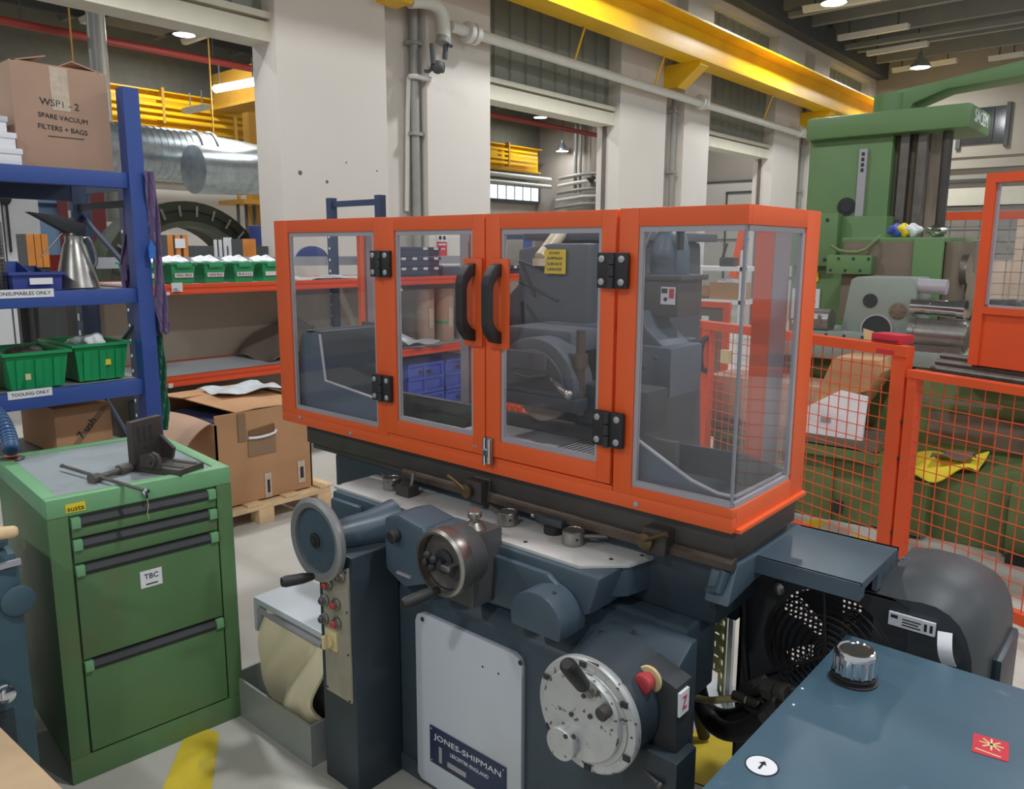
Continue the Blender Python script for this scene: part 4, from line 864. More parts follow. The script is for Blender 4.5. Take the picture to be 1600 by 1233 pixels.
# apron and deck
out = [(-2.07, 1.49), (-1.075, 1.49), (-.985, 1.58), (-.962, 1.69), (-2.07, 1.69)]
apr = B().prism([(-2.06, .822), (-2.06, .665), (-1.99, .625), (-1.5, .64), (-1.16, .655), (-1.03, .72), (-1.0, .822)], 'y', 1.475, 1.69, .012).prism([(p[0]-.008*(p[0] > -1.5)+.008*(p[0] < -1.5), p[1]+.008) for p in out], 'z', .74, .822, .006).end('apron', MBLUE, gr)
deck = B().prism(out, 'z', .822, .832, .0025).end('deck_plate', DECK, gr)
for p in ((-2.065, 1.511, 0.832), (-1.810, 1.514, 0.832), (-1.274, 1.523, 0.832), (-1.037, 1.576, 0.832), (-0.992, 1.649, 0.832), (-1.805, 1.697, 0.832)): B().lathe([(.006, 0), (.005, .0015)], p, Z, 12).end('deck_screw', BLACKM, deck)
B().box(-2.045, -1.90, 1.455, 1.478, .70, .805, .011).end('cover_plate', MBLUE, apr)
B().prism([(-1.42, .80), (-1.15, .80), (-1.06, .745), (-1.06, .665), (-1.42, .665)], 'y', 1.455, 1.48, .010).end('raised_panel', MBLUE, apr)
lob = B().prism([(.080*math.cos(a)-1.128, .072*math.sin(a)+.708) for a in [PI*i/16 for i in range(17)]]+[(-1.205, .675), (-1.051, .675)], 'y', 1.385, 1.49, .010).end('bearing_lobe', MBLUE, apr)
B().lathe([(.006, 0), (.006, .002)], (-1.10, 1.425, .775), Z, 10).end('oil_hole', BLACKM, lob)
B().box(-1.0, -.93, 1.47, 1.53, .63, .70, .008).end('under_bracket', MBLUED, apr)
b = B(); b.prism([(-1.66, .855), (-1.60, .875), (-1.50, .86), (-1.47, .80), (-1.49, .70), (-1.58, .665), (-1.66, .70)], 'y', 1.36, 1.49, .014); b.end('feed_bracket', MBLUE, apr)
B().box(-1.52, -1.37, 1.40, 1.50, .78, .855, .012).end('feed_top', MBLUE, apr)
B().lathe([(.017, 0), (.02, .004), (.02, .02), (.014, .026)], (-1.605, 1.36, .815), -Y, 18).end('black_knob', BLACK, apr)
B().box(-1.60, -1.545, 1.352, 1.362, .705, .712).end('index_slot', SEAL, apr)
# table traverse handwheel
hw = B().lathe([(.094, .012), (.104, .002), (.120, .004), (.1225, .012), (.1225, .022), (.112, .028), (.096, .024), (.0955, .006)], (-1.82, 1.262, .778), -Y, 56).end('table_handwheel', mat('handwheel_rim', '#97999a', .38, .5, var=.05), gr)
B().lathe([(.097, .008), (.095, .014), (.03, .018), (.03, .02)], (-1.82, 1.262, .778), -Y, 48).end('disc', MBLUE, hw)
B().lathe([(.022, 0), (.022, .006), (.012, .008), (.012, .012), (.006, .013)], (-1.82, 1.243, .778), -Y, 20).end('hub', BLACK, hw)
B().lathe([(.010, 0), (.012, .01), (.0155, .03), (.0165, .08), (.013, .092)], (-1.83, 1.235, .668), (-.25, -1, .06), 18).end('handle', BLACK, hw)
B().lathe([(.05, 0), (.042, .03), (.05, .08), (.055, .14), (.075, .22)], (-1.82, 1.275, .775), (.25, 1, .0), 24).cyl((-1.82, 1.255, .778), (-1.80, 1.31, .776), .02).end('wheel_arm', MBLUE, gr)
# cross feed handwheel
cw = B().lathe([(.078, .006), (.085, .0), (.089, .006), (.089, .04), (.082, .046), (.076, .046), (.074, .016)], (-1.375, 1.345, .812), -Y, 48).end('crossfeed_handwheel', STEEL, gr)
B().lathe([(.074, .012), (.072, .022), (.02, .022)], (-1.375, 1.345, .812), -Y, 40).end('inner_face', STEELD, cw)
B().lathe([(.032, 0), (.032, .008), (.016, .012), (.016, .03), (.012, .032)], (-1.375, 1.325, .812), -Y, 20).end('hub', BLACKM, cw)
for k in range(4):
    a = k*PI/2+.5; B().ball((-1.395+.016*math.cos(a), 1.288, .818+.016*math.sin(a)), .011, n=10).end('star_knob', BLACK, cw)
B().box(-1.352, -1.322, 1.285, 1.325, .806, .820, .003).end('pointer', STEEL, cw)
B().lathe([(.022, 0), (.022, .012)], (-1.335, 1.325, .798), -Y, 18).end('lock_disc', BLACKM, cw)
B().lathe([(.010, 0), (.013, .015), (.0165, .04), (.0165, .10), (.012, .11)], (-1.375, 1.30, .742), (-.15, -1, -.06), 18).end('handle', BLACK, cw)
B().cyl((-1.375, 1.345, .812), (-1.375, 1.40, .812), .084, .08, 36).box(-1.425, -1.325, 1.375, 1.49, .675, .875, .010).end('feed_gearbox', mat('gearbox_grey', '#5a5b5c', .45, .4, var=.15, scale=8, dirt='#38342f', dscale=7, dlo=.5, dhi=.75, damt=.6), gr)
B().lathe([(.03, 0), (.03, .006), (.018, .02), (.012, .026), (.012, .034), (.019, .036), (.019, .048), (.016, .052)], (-1.362, 1.42, .873), Z, 24).end('oil_cap', STEEL, gr)
# deck levers
def pot(x, y, name, dx, dy, r=.029, dark=False):
    c = (x, y, .832)
    k = B().lathe([(r-.003, 0), (r, .003), (r, .036), (r-.003, .039), (r-.004, .037)], c, Z, 28).end('control_knob', STEEL, gr)
    B().cyl((x+dx*r*.7, y+dy*r*.7, .855), (x+dx*(r+.062), y+dy*(r+.062), .858), .0065, n=12).end('lever_pin', STEELD, k)
    B().lathe([(.004, 0), (.004, .002)], (x+r*.8, y-r*.55, .853), (.8, -.6, 0), 8).end('set_screw', BLACKM, k)
pot(-1.90, 1.594, 1, -.9, .35)
pot(-1.40, 1.594, 1, -.95, .25)
pot(-1.172, 1.598, 1, .85, .5, .03)
lv = B().lathe([(.026, 0), (.027, .004), (.027, .02), (.024, .022)], (-1.262, 1.628, .832), Z, 24).end('reverse_lever', BLACK, gr)
B().prism([(-1.33, 1.628), (-1.275, 1.612), (-1.225, 1.615), (-1.225, 1.655), (-1.28, 1.655)], 'z', .854, .876, .003).end('wedge', SLATED, lv)
B().ball((-1.335, 1.628, .865), .008).end('tip', STEEL, lv)
pb = thing('pin_block', 'small black steel block with an upright pin on the pale deck', 'block', (-1.812, 1.583, .832))
B().box(-1.845, -1.785, 1.562, 1.608, .832, .866, .002).end('block_body', GUN, pb); B().cyl((-1.80, 1.59, .866), (-1.797, 1.597, .905), .006, n=12).end('pin', STEEL, pb)
# table, rail, dogs
tb = B().box(-2.455, -.748, 1.655, 2.02, .885, .955, .004).box(-2.43, -.76, 1.665, 2.0, .865, .885).end('table', GUN, gr)
B().prism([(1.634, .864), (1.66, .864), (1.66, .889), (1.642, .889), (1.634, .881)], 'x', -1.9, -.742).end('table_rail', RUSTY, tb)
for (p, s_, lab) in (((-1.563, 1.625, .897), -1, 'left'), ((-.95, 1.625, .897), 1, 'right')):
    d = B().box(p[0]-.02, p[0]+.045, 1.61, 1.66, .862, .925, .003).end('table_dog', GUN, gr)
    B().lathe([(.012, 0), (.021, .002), (.021, .014), (.012, .016)], (p[0]-.005, 1.608, p[2]-.003), -Y, 18).end('clamp_nut', BRASS, d)
    B().tube([(p[0]-.005, 1.597, p[2]), (p[0]-.005+s_*.04, 1.592, p[2]+.022), (p[0]-.005+s_*.065, 1.588, p[2]+.034)], .006, 10).end('wing', BRASS, d)
# end cover plate at right
ec = B().prism([(-.80, .863), (-.495, .863), (-.495, .855), (-.80, .855)], 'y', 1.765, 2.06).box(-.76, -.495, 1.762, 1.772, .822, .863).box(-.76, -.495, 2.05, 2.06, .80, .863).prism([(1.62, .78), (1.765, .80), (2.06, .80), (2.06, .864), (1.80, .864), (1.66, .872)], 'x', -.803, -.74, .006).end('end_cover', MBLUE, gr)
B().prism([(1.772, .822), (1.80, .822), (1.80, .84), (1.90, .845), (1.90, .80), (2.05, .80), (2.05, .855), (1.772, .855)], 'x', -.508, -.496).end('end_lug', MBLUE, ec)
for (y, z) in ((1.94, .825), (2.01, .83)): B().lathe([(.009, 0), (.009, .003)], (-.499, y, z), X, 12).end('hole', BLACKM, ec)
B().tube([(-.80, 1.64, .80), (-.77, 1.63, .81), (-.76, 1.64, .86)], .012, 10).end('end_bracket', MBLUE, ec)
# wheel head
col = B().prism([(-1.86, .8), (-1.80, 1.63), (-1.44, 1.63), (-1.40, .8)], 'y', 2.25, 2.75, .02).end('column', SLATED, gr)
B().box(-1.86, -1.40, 2.2, 2.8, 1.63, 1.66, .006).end('column_cap', SLATE, col)
B().prism([(-1.80, 1.60), (-1.66, 1.62), (-1.50, 1.62), (-1.50, 1.05), (-1.90, 1.05), (-1.84, 1.28), (-1.87, 1.42), (-1.80, 1.48)], 'y', 2.1, 2.22, .012).end('front_bellows', SLATE, gr)
for (a, b_) in (((-1.79, 1.56), (-1.64, 1.52)), ((-1.79, 1.56), (-1.72, 1.44)), ((-1.79, 1.49), (-1.62, 1.43)), ((-1.78, 1.42), (-1.76, 1.2)), ((-1.76, 1.41), (-1.66, 1.30))):
    B().cyl((a[0], 2.098, a[1]), (b_[0], 2.098, b_[1]), .006, n=6).end('crease', BLACKM, gr)
B().box(-1.66, -1.40, 1.88, 2.3, 1.29, 1.36, .015).end('spindle_head', SLATE, gr)
wg = B()
prof = [(-1.482+.155*math.cos(a), 1.195+.145*math.sin(a)) for a in [PI*1.06-PI*1.12*i/24 for i in range(25)]]
wg.prism(prof, 'y', 1.80, 1.90, .016)
wg = wg.end('wheel_guard', SLATE, gr)
prof2 = [(-1.482+.125*math.cos(a), 1.19+.115*math.sin(a)) for a in [PI-PI*i/20 for i in range(21)]]
B().prism(prof2, 'y', 1.79, 1.802, .004).end('guard_door', SLATED, wg)
B().box(-1.56, -1.42, 1.782, 1.79, 1.245, 1.30, .003).end('maker_plate', SLATE, wg)
B().tube([(-1.54, 1.78, 1.228), (-1.48, 1.778, 1.222), (-1.42, 1.78, 1.235)], .004, 8).end('catch', BLACKM, wg)
B().box(-1.63, -1.32, 1.795, 1.9, 1.13, 1.17, .006).end('guard_lip', SLATED, wg)
B().lathe([(.03, 0), (.098, .001), (.10, .004), (.10, .026), (.098, .03), (.03, .03)], (-1.478, 1.865, 1.18), -Y, 48).end('grinding_wheel', STONE, gr)
B().lathe([(.048, 0), (.048, .006), (.02, .012)], (-1.478, 1.835, 1.18), -Y, 24).end('flange', BORED, gr)
B().cyl((-1.335, 1.84, 1.37), (-1.335, 1.84, 1.12), .014).cyl((-1.335, 1.84, 1.30), (-1.335, 1.84, 1.26), .022).end('dresser_column', RUSTY, gr)
B().tube([(-1.40, 1.80, 1.22), (-1.36, 1.78, 1.20), (-1.33, 1.775, 1.19)], .009, 10).ball((-1.325, 1.77, 1.19), .014).ball((-1.405, 1.80, 1.224), .012).end('dresser_lever', STEEL, gr)
B().box(-1.36, -1.12, 1.86, 1.98, 1.09, 1.21, .01).end('lower_head', BLACKM, gr)
B().cyl((-1.69, 2.2, 1.66), (-1.69, 2.09, 1.57), .026, .024).cyl((-1.69, 2.09, 1.57), (-1.69, 2.09, 1.545), .028).end('pale_tube', TUBEP, gr)
ws = B().box(-1.67, -1.585, 2.085, 2.09, 1.52, 1.60).end('warning_sign', YSIGN, gr)
for k, s_ in enumerate(('JONES', 'SHIPMAN', 'SURFACE', 'GRINDER')): text(s_, (-1.627, 2.0845, 1.588-.018*k), X, Z, .062 if k else .045, INK, ws, h=.010)
# motor and its boxes
mt = B().lathe([(.063, 0), (.063, .075), (.061, .08), (.053, .12), (.034, .148), (.01, .158)], (-1.305, 2.28, 1.522), Z, 36).end('head_motor', MBLUE, gr)
B().tube([(-1.38, 2.24, 1.60), (-1.35, 2.235, 1.66), (-1.31, 2.235, 1.688)], .005, 8, 1).end('lifting_ring', SEAL, mt)
for (a) in (.3, .9): B().box(-1.262+a*.01, -1.25+a*.02, 2.232, 2.238, 1.60, 1.66).end('vent', BLACKM, mt)
mb = B().box(-1.42, -1.225, 2.2, 2.36, 1.39, 1.51, .01).box(-1.43, -1.21, 2.19, 2.37, 1.505, 1.522, .004).box(-1.44, -1.42, 2.22, 2.34, 1.33, 1.50).end('terminal_box', mat('dark_brown_grey', '#4b4642', .5), gr)
st = B().box(-1.285, -1.235, 2.196, 2.2, 1.43, 1.485).end('safety_sticker', LABEL, mb)
B().box(-1.255, -1.238, 2.1945, 2.196, 1.45, 1.48).end('red_print', INKR, st); B().box(-1.282, -1.262, 2.1945, 2.196, 1.465, 1.48).lathe([(.007, 0), (.007, .001)], (-1.268, 2.196, 1.446), -Y, 10).end('black_print', INK, st)
B().prism([(-1.40, 1.40), (-1.32, 1.41), (-1.30, 1.36), (-1.225, 1.30), (-1.225, 1.2), (-1.33, 1.2), (-1.40, 1.30)], 'y', 2.13, 2.3, .008).end('slide_cover', SLATE, gr)
B().box(-1.36, -1.185, 2.10, 2.3, 1.15, 1.305, .008).end('saddle_box', mat('saddle_blue', '#505b66', .45), gr)
for (x, z) in ((-1.28, 1.235), (-1.32, 1.19), (-1.24, 1.27)): B().lathe([(.008, 0), (.006, .004)], (x, 2.1, z), -Y, 12).end('bolt', BLACKM, gr)
B().box(-1.46, -1.30, 2.1, 2.5, .9, 1.3, .02).end('saddle', MBLUED, gr)
B().cyl((-1.40, 2.1, 1.37), (-1.31, 2.1, 1.38), .022).ball((-1.40, 2.09, 1.372), .022).tube([(-1.41, 2.08, 1.37), (-1.44, 2.07, 1.33), (-1.44, 2.06, 1.31)], .007, 8).end('crank', STEELD, gr)
B().tube([(-1.23, 2.12, 1.16), (-1.24, 2.09, 1.10), (-1.27, 2.06, 1.03), (-1.28, 2.06, .9)], .017, 12, 2).tube([(-1.26, 2.12, 1.15), (-1.27, 2.09, 1.09), (-1.30, 2.06, 1.02), (-1.31, 2.06, .9)], .014, 12, 2).end('hose', RUBBER, gr)
# chuck and rails on the table
ck = B().box(-1.74, -1.14, 1.67, 1.895, .956, 1.03, .003).end('magnetic_chuck', SEAL, gr)
for k in range(11): B().box(-1.36+.017*k, -1.352+.017*k, 1.675, 1.89, 1.03, 1.0312).end('pole_strip', STEELD, ck)
B().box(-2.28, -1.05, 1.905, 1.93, .956, 1.07, .004).end('splash_rail', mat('rail_brown_grey', '#4c4846', .5), gr)
# splash trays at both table ends
tl = thing('splash_tray', 'tall slate blue splash guard inside the left end of the orange enclosure', 'splash guard', (-2.3, 1.8, .956))
MBS = mat('tray_slate_blue', '#525d70', .42, var=.08, scale=4)
front = [(-2.545, .957), (-2.53, 1.06), (-2.475, 1.28), (-2.455, 1.297), (-2.36, 1.297), (-2.335, 1.13), (-2.05, 1.10), (-1.98, 1.10), (-1.98, .957)]
B().prism(front, 'y', 1.66, 1.668).end('front_sheet', MBS, tl)
B().box(-2.53, -2.355, 1.985, 1.995, .957, 1.31).end('rear_sheet', SLATED, tl)
B().prism([(-2.545, .957), (-2.53, 1.06), (-2.475, 1.28), (-2.455, 1.297), (-2.40, 1.31), (-2.40, 1.302), (-2.455, 1.289), (-2.468, 1.275), (-2.522, 1.06), (-2.537, .957)], 'y', 1.668, 1.99).end('end_sheet', MBS, tl)
B().box(-2.455, -2.36, 1.668, 1.99, 1.297, 1.305).box(-2.366, -2.358, 1.668, 1.99, .957, 1.297).end('inner_sheet', SLATED, tl)
B().tube([(-2.36, 1.662, 1.296), (-2.335, 1.662, 1.13), (-2.05, 1.662, 1.10), (-1.98, 1.662, 1.10)], .005, 8).end('bead', SEAL, tl)
tr = thing('splash_tray', 'low slate splash tray with sloping rim inside the right end of enclosure', 'splash guard', (-.95, 1.8, .956))
rimp = [(-1.08, 1.122), (-1.02, 1.125), (-.87, 1.052), (-.80, 1.034), (-.768, 1.034)]
B().prism([(-1.12, .957), (-1.12, 1.122)]+rimp+[(-.768, .957)], 'y', 1.66, 1.668).end('front_sheet', MBS, tr)
B().prism([(-1.26, .957), (-1.26, 1.042), (-.90, 1.048), (-.80, 1.03), (-.768, 1.02), (-.768, .957)], 'y', 1.995, 2.003).end('rear_sheet', SLATED, tr)
B().box(-.772, -.764, 1.66, 2.0, .957, 1.028).box(-1.12, -.765, 1.665, 2.0, .957, .962).end('end_sheet', SLATED, tr)
B().tube([(p[0], 1.662, p[1]) for p in rimp]+[(-.764, 1.68, 1.03), (-.764, 1.98, 1.026), (-.78, 2.0, 1.028)], .005, 8).end('bead', SEAL, tr)
# pillar with push buttons
pi_ = B().box(-1.86, -1.70, 1.275, 1.445, 0, .745, .006).end('control_pillar', MBLUED, gr)
pt = B().prism([(-1.832, .655), (-1.712, .715), (-1.712, .30), (-1.832, .30)], 'y', 1.268, 1.276).end('button_plate', CREAMPL, pi_)
for (p, m) in (((-1.801, 1.266, 0.642), ESTOP), ((-1.739, 1.266, 0.684), STEELD), ((-1.820, 1.266, 0.589), STEELD), ((-1.765, 1.266, 0.593), ESTOP), ((-1.824, 1.266, 0.530), STEELD), ((-1.765, 1.266, 0.535), ESTOP)):
    B().lathe([(.018, 0), (.018, .004), (.014, .006), (.014, .012), (.011, .013)], p, -Y, 20).end('bezel', STEEL, pt)
    B().lathe([(.010, 0), (.010, .018), (.008, .02)], p, -Y, 16).end('push_button', m, pt)
p = (-1.796, 1.266, 0.473); B().box(p[0]-.025, p[0]+.03, 1.262, 1.268, p[2]-.03, p[2]+.03).lathe([(.022, .003), (.02, .016), (.012, .017)], p, -Y, 20).box(p[0]-.006, p[0]+.006, 1.235, 1.25, p[2]-.02, p[2]+.02, .002).end('rotary_switch', IVORY, pt)
for p in ((-1.826, .31), (-1.72, .305), (-1.72, .70), (-1.72, .45), (-1.72, .58)): B().lathe([(.004, 0), (.003, .002)], (p[0], 1.268, p[1]), -Y, 8).end('screw', BLACKM, pt)
# feed dial
dl = B().lathe([(.128, 0), (.132, .006), (.132, .018), (.128, .022), (.110, .022), (.108, .026)], (-.906, 1.315, .593), -Y, 64).end('feed_dial', SPECKLE, gr)
B().cyl((-.906, 1.315, .593), (-.906, 1.46, .593), .115, .13, 40).end('dial_housing', MBLUED, gr)
B().lathe([(.103, 0), (.103, .010), (.100, .013)], (-.912, 1.29, .595), -Y, 56).end('dial_face', SPECKLE, dl)
B().lathe([(.038, 0), (.038, .022), (.036, .024)], (-0.947, 1.279, 0.524), -Y, 32).end('small_dial', SPECKLE, dl)
for k in range(6):
    a = .6+k*PI/3; B().box(-.008, .008, -.004, .002, -.006, .006, M=Matrix.Translation((-.906+.12*math.cos(a), 1.292, .593+.12*math.sin(a)))).end('index_mark', BLACKM, dl)
for p in ((-0.932, 1.276, 0.594), (-0.900, 1.276, 0.651), (-0.882, 1.276, 0.610), (-0.930, 1.254, 0.553), (-0.908, 1.254, 0.562)): B().lathe([(.0055, 0), (.0055, .003)], p, -Y, 12).end('socket_screw', GUN, dl)
B().lathe([(.013, 0), (.015, .003), (.015, .022), (.012, .025)], (-0.840, 1.276, 0.642), -Y, 16).end('index_plunger', GUN, dl)
a = Vector((-0.884, 1.277, 0.660)); b_ = Vector((-0.857, 1.160, 0.785))
B().tube([a, a.lerp(b_, .3)], .0095, 12).end('handle_stem', STEEL, dl)
B().lathe([(.011, 0), (.0165, .012), (.0175, (b_-a).length*.6), (.017, (b_-a).length*.72), (.01, (b_-a).length*.78)], a.lerp(b_, .3), b_-a, 18).end('handle_grip', BLACK, dl)
B().prism([(.0, .13), (.03, .132), (.03, .12), (.0, .118)], 'y', 1.294, 1.2955, M=Matrix.Translation((-.906, 0, .593))).end('scale_mark', STEELD, dl)
# emergency stop box
sb = B().prism([(-.835, .70), (-.745, .672), (-.74, .50), (-.83, .53)], 'y', 1.40, 1.47, .006).end('stop_box', BLACKM, gr)
B().box(-.86, -.72, 1.37, 1.46, .40, .52, .01).end('stop_box_foot', MBLUED, gr)
p = Vector((-0.811, 1.400, 0.672))
es = B().lathe([(.030, 0), (.031, .003), (.028, .006)], p, -Y, 28).end('stop_ring', IVORY, sb)
B().lathe([(.017, .004), (.017, .016), (.021, .018), (.023, .026), (.021, .036), (.014, .039)], p, -Y, 28).end('stop_button', ESTOP, sb)
sk = B().box(-.745, -.7385, 1.405, 1.445, .605, .66).end('warning_label', LABEL, sb)
text('Z', (-.7380, 1.425, .632), Y, Z, .018, INKR, sk, h=.03)
B().cyl((-.80, 1.372, .47), (-.755, 1.36, .46), .004, n=8).ball((-.755, 1.36, .46), .008).end('catch', STEELD, gr)
# ------------------------------------------------------------------ orange guard enclosure on the grinder table
gd = thing('guard_enclosure', 'bright orange framed clear guard enclosure standing on the grinder table', 'machine guard', (-1.65, 1.84, .957))
GX0, GX1, GY0, GY1, GZ0, GZ1 = -2.568, -.744, 1.627, 2.05, .957, 1.698
T = .003
def fr(name, x0, x1, z0, z1, o, y=GY0, d=.02, par=None, m=ORANGE):     # a frame of folded sheet around one opening (ox0, ox1, oz0, oz1)
    a, b_, c_, e = o; k = B()
    if a > x0: k.box(x0, a, y-.0, y+d, z0, z1, .0015)
    if b_ < x1: k.box(b_, x1, y, y+d, z0, z1, .0015)
    k.box(a, b_, y, y+d, z0, c_, .0015); k.box(a, b_, y, y+d, e, z1, .0015)
    return k.end(name, m, par or gd)
fr('front_frame', GX0, -1.953, GZ0+.035, GZ1, (-2.483, -2.003, 1.013, 1.655))
B().box(GX0, GX1, GY0, GY0+.02, GZ0, .992, .0012).box(-1.951, -1.075, GY0+.001, GY0+.018, .992, 1.004).end('bottom_rail', ORANGE, gd)
B().box(-1.072, -1.018, GY0, GY0+.02, GZ0+.035, GZ1, .0015).end('front_stile', ORANGE, gd)
B().box(-1.018, GX1, GY0, GY0+.02, 1.655, GZ1, .0015).end('front_head_rail', ORANGE, gd)
B().box(-1.018, GX1, GY0, GY0+.02, .992, 1.015, .0015).end('front_sill_rail', ORANGE, gd)
k = B().box(GX1-.02, GX1, GY0+.02, 1.962, 1.655, GZ1, .001).box(GX1-.02, GX1, GY0+.02, 1.962, GZ0+.0, 1.012, .001).box(GX1-.02, GX1, 1.962, GY1, GZ0, GZ1, .001).box(GX1-.02, GX1+.012, GY0+.02, GY1, GZ0-.004, GZ0+.006, .001)
k.end('end_frame', ORANGE, gd)
k = B().box(GX0, GX0+.02, GY0+.06, GY1-.05, 1.655, GZ1).box(GX0, GX0+.02, GY0+.06, GY1-.05, GZ0, 1.012).box(GX0, GX0+.02, GY0+.02, GY0+.06, GZ0, GZ1).box(GX0, GX0+.02, GY1-.05, GY1, GZ0, GZ1)
k.end('end_frame', ORANGE, gd)
k = B().box(GX0+.02, GX1-.02, GY1-.02, GY1, 1.672, GZ1).box(GX0+.02, GX1-.02, GY1-.02, GY1, GZ0, 1.0)
for x0, x1 in ((GX0+.02, -2.54), (-1.975, -1.945), (-.905, -.855), (GX1-.03, GX1-.02)): k.box(x0, x1, GY1-.02, GY1, 1.0, 1.672)  # upright near the right end is added for an orange strip in the end pane
k.end('rear_frame', ORANGE, gd)
k = B()
for x0 in (-2.60, -2.535, -2.005, -1.94, -.848): k.box(max(x0, GX0+.021), x0+.04, GY1-.03, GY1-.021, 1.0, 1.672)
k.end('rear_seal', SEAL, gd)
B().box(GX0+.02, -1.98, GY1-.012, GY1-.008, 1.0, 1.64).box(-.85, GX1-.03, GY1-.012, GY1-.008, 1.0, 1.64).end('rear_pane', ACRY, gd)
def seal(x0, x1, z0, z1, par, y=GY0):
    w = .011; k = B()
    k.box(x0, x0+w, y+.006, y+.016, z0, z1).box(x1-w, x1, y+.006, y+.016, z0, z1).box(x0+w, x1-w, y+.006, y+.016, z0, z0+w*1.3).box(x0+w, x1-w, y+.006, y+.016, z1-w*1.3, z1)
    return k.end('seal', SEAL, par)
seal(-2.483, -2.003, 1.013, 1.655, gd)
B().box(-2.475, -2.01, GY0+.010, GY0+.014, 1.02, 1.65).end('front_pane', ACRY, gd)
# right pane is one sheet bent round the corner
B().box(-1.016, GX1-.0065, GY0+.007, GY0+.011, 1.016, 1.654).box(GX1-.0105, GX1-.0065, GY0+.012, 1.96, 1.013, 1.654).end('corner_pane', ACRYS, gd)
B().box(-1.018, -1.006, GY0+.004, GY0+.014, 1.015, 1.655).box(-1.006, GX1-.008, GY0+.004, GY0+.014, 1.015, 1.03).box(-1.006, GX1-.008, GY0+.004, GY0+.014, 1.642, 1.655).box(GX1-.014, GX1-.004, GY0+.015, 1.9615, 1.0125, 1.026).box(GX1-.014, GX1-.004, GY0+.015, 1.9615, 1.642, 1.6545).box(GX1-.013, GX1-.003, 1.945, 1.9615, 1.026, 1.642).end('seal', SEAL, gd)
B().cyl((GX1-.008, GY0+.008, 1.013), (GX1-.008, GY0+.008, 1.655), .0045, n=10).end('pane_bend', mat('acrylic_edge', '#8e8d94', .25), gd)
# two doors
def guard_door(x0, x1, o, z0, hs):
    d = fr('door', x0, x1, z0, GZ1-.002, o, GY0-.006, .018)
    seal(o[0], o[1], o[2], o[3], d, GY0-.006)
    B().box(o[0]+.008, o[1]-.008, GY0+.003, GY0+.007, o[2]+.005, o[3]-.005).end('pane', ACRY, d)
    xh = hs
    B().box(xh-.036, xh+.036, GY0-.016, GY0-.006, 1.325, 1.575, .006).end('handle_plate', ORANGE, d)
    y0 = GY0-.016
    o_ = [(y0, 1.562), (y0-.026, 1.556), (y0-.05, 1.528), (y0-.056, 1.505), (y0-.056, 1.397), (y0-.05, 1.374), (y0-.026, 1.346), (y0, 1.340)]
    i_ = [(y0, 1.374), (y0-.016, 1.380), (y0-.030, 1.398), (y0-.034, 1.412), (y0-.034, 1.490), (y0-.030, 1.504), (y0-.016, 1.522), (y0, 1.528)]
    B().prism(o_+i_, 'x', xh-.014, xh+.014, .0045).end('handle', BLACK, d)
    return d
d1 = guard_door(-1.949, -1.513, (-1.897, -1.560, 1.056, 1.655), 1.008, -1.551)
d2 = guard_door(-1.508, -1.078, (-1.455, -1.120, 1.058, 1.655), 1.010, -1.452)
def hinge(x, z, w, h):
    hg = B().box(x-w/2, x-.002, GY0-.022, GY0-.007, z-h/2, z+h/2, .003).box(x+.002, x+w/2, GY0-.022, GY0-.007, z-h/2, z+h/2, .003).end('hinge', BLACK, gd)
    B().cyl((x, GY0-.024, z-h/2), (x, GY0-.024, z-h*.18), .008, n=12).cyl((x, GY0-.024, z-h*.15), (x, GY0-.024, z+h*.15), .008, n=12).cyl((x, GY0-.024, z+h*.18), (x, GY0-.024, z+h/2), .008, n=12).end('knuckle', BLACKM, hg)
    for sx in (-1, 1):
        for sz in (-1, 1):
            B().lathe([(.0085, 0), (.0085, .003), (.005, .005)], (x+sx*w*.33, GY0-.022, z+sz*h*.32), -Y, 14).end('screw', SEAL, hg)
hinge(-1.952, 1.553, .09, .082); hinge(-1.958, 1.155, .09, .086); hinge(-1.078, 1.55, .086, .086); hinge(-1.08, 1.155, .088, .09)
lt = B().box(-1.512, -1.478, GY0-.014, GY0-.004, .985, 1.065, .003).end('latch', STEEL, gd)
B().cyl((-1.504, GY0-.018, .985), (-1.504, GY0-.018, 1.065), .006, n=10).cyl((-1.486, GY0-.018, .99), (-1.486, GY0-.018, 1.06), .006, n=10).box(-1.506, -1.484, GY0-.024, GY0-.014, 1.01, 1.035, .003).end('latch_bar', CHROME, lt)
for x in (-1.56, -1.548): B().lathe([(.004, 0), (.003, .002)], (x, GY0-.006, 1.028), -Y, 10).end('rivet', SEAL, gd)
for p in ((-2.45, .985), (-2.15, .972), (-1.0, .972)): B().lathe([(.008, 0), (.007, .004), (.004, .005)], (p[0], GY0, p[1]), -Y, 12).end('frame_screw', SEAL, gd)

# ------------------------------------------------------------------ fan cooled pump unit, tank, hoses
fu = thing('fan_unit', 'dark grey pump motor with mesh fan cowl behind the blue tank', 'fan unit', (-.6, 2.0, 0))
FC = Vector((-.60, 1.905, .60)); FR = .165
b = B(); N_ = 40
prev = None
pl_ = []
for i in range(N_):
    a = 2*PI*i/N_; ca, sa = math.cos(a), math.sin(a)
    kx = (.235 if ca < 0 else .175)/max(abs(ca), 1e-6); kz = (.19 if sa > 0 else .24)/max(abs(sa), 1e-6); kk = min(kx, kz)
    pl_.append((b.bm.verts.new(FC+Vector((FR*ca, 0, FR*sa))), b.bm.verts.new(FC+Vector((kk*ca, 0, kk*sa))), b.bm.verts.new(FC+Vector((FR*.96*ca, .09, FR*.96*sa)))))
for i in range(N_):
    A_, B_ = pl_[i], pl_[(i+1) % N_]
    b.bm.faces.new((A_[0], A_[1], B_[1], B_[0])); b.bm.faces.new((A_[0], B_[0], B_[2], A_[2]))
b.end('fan_shroud', MATS['black_matt'], fu)
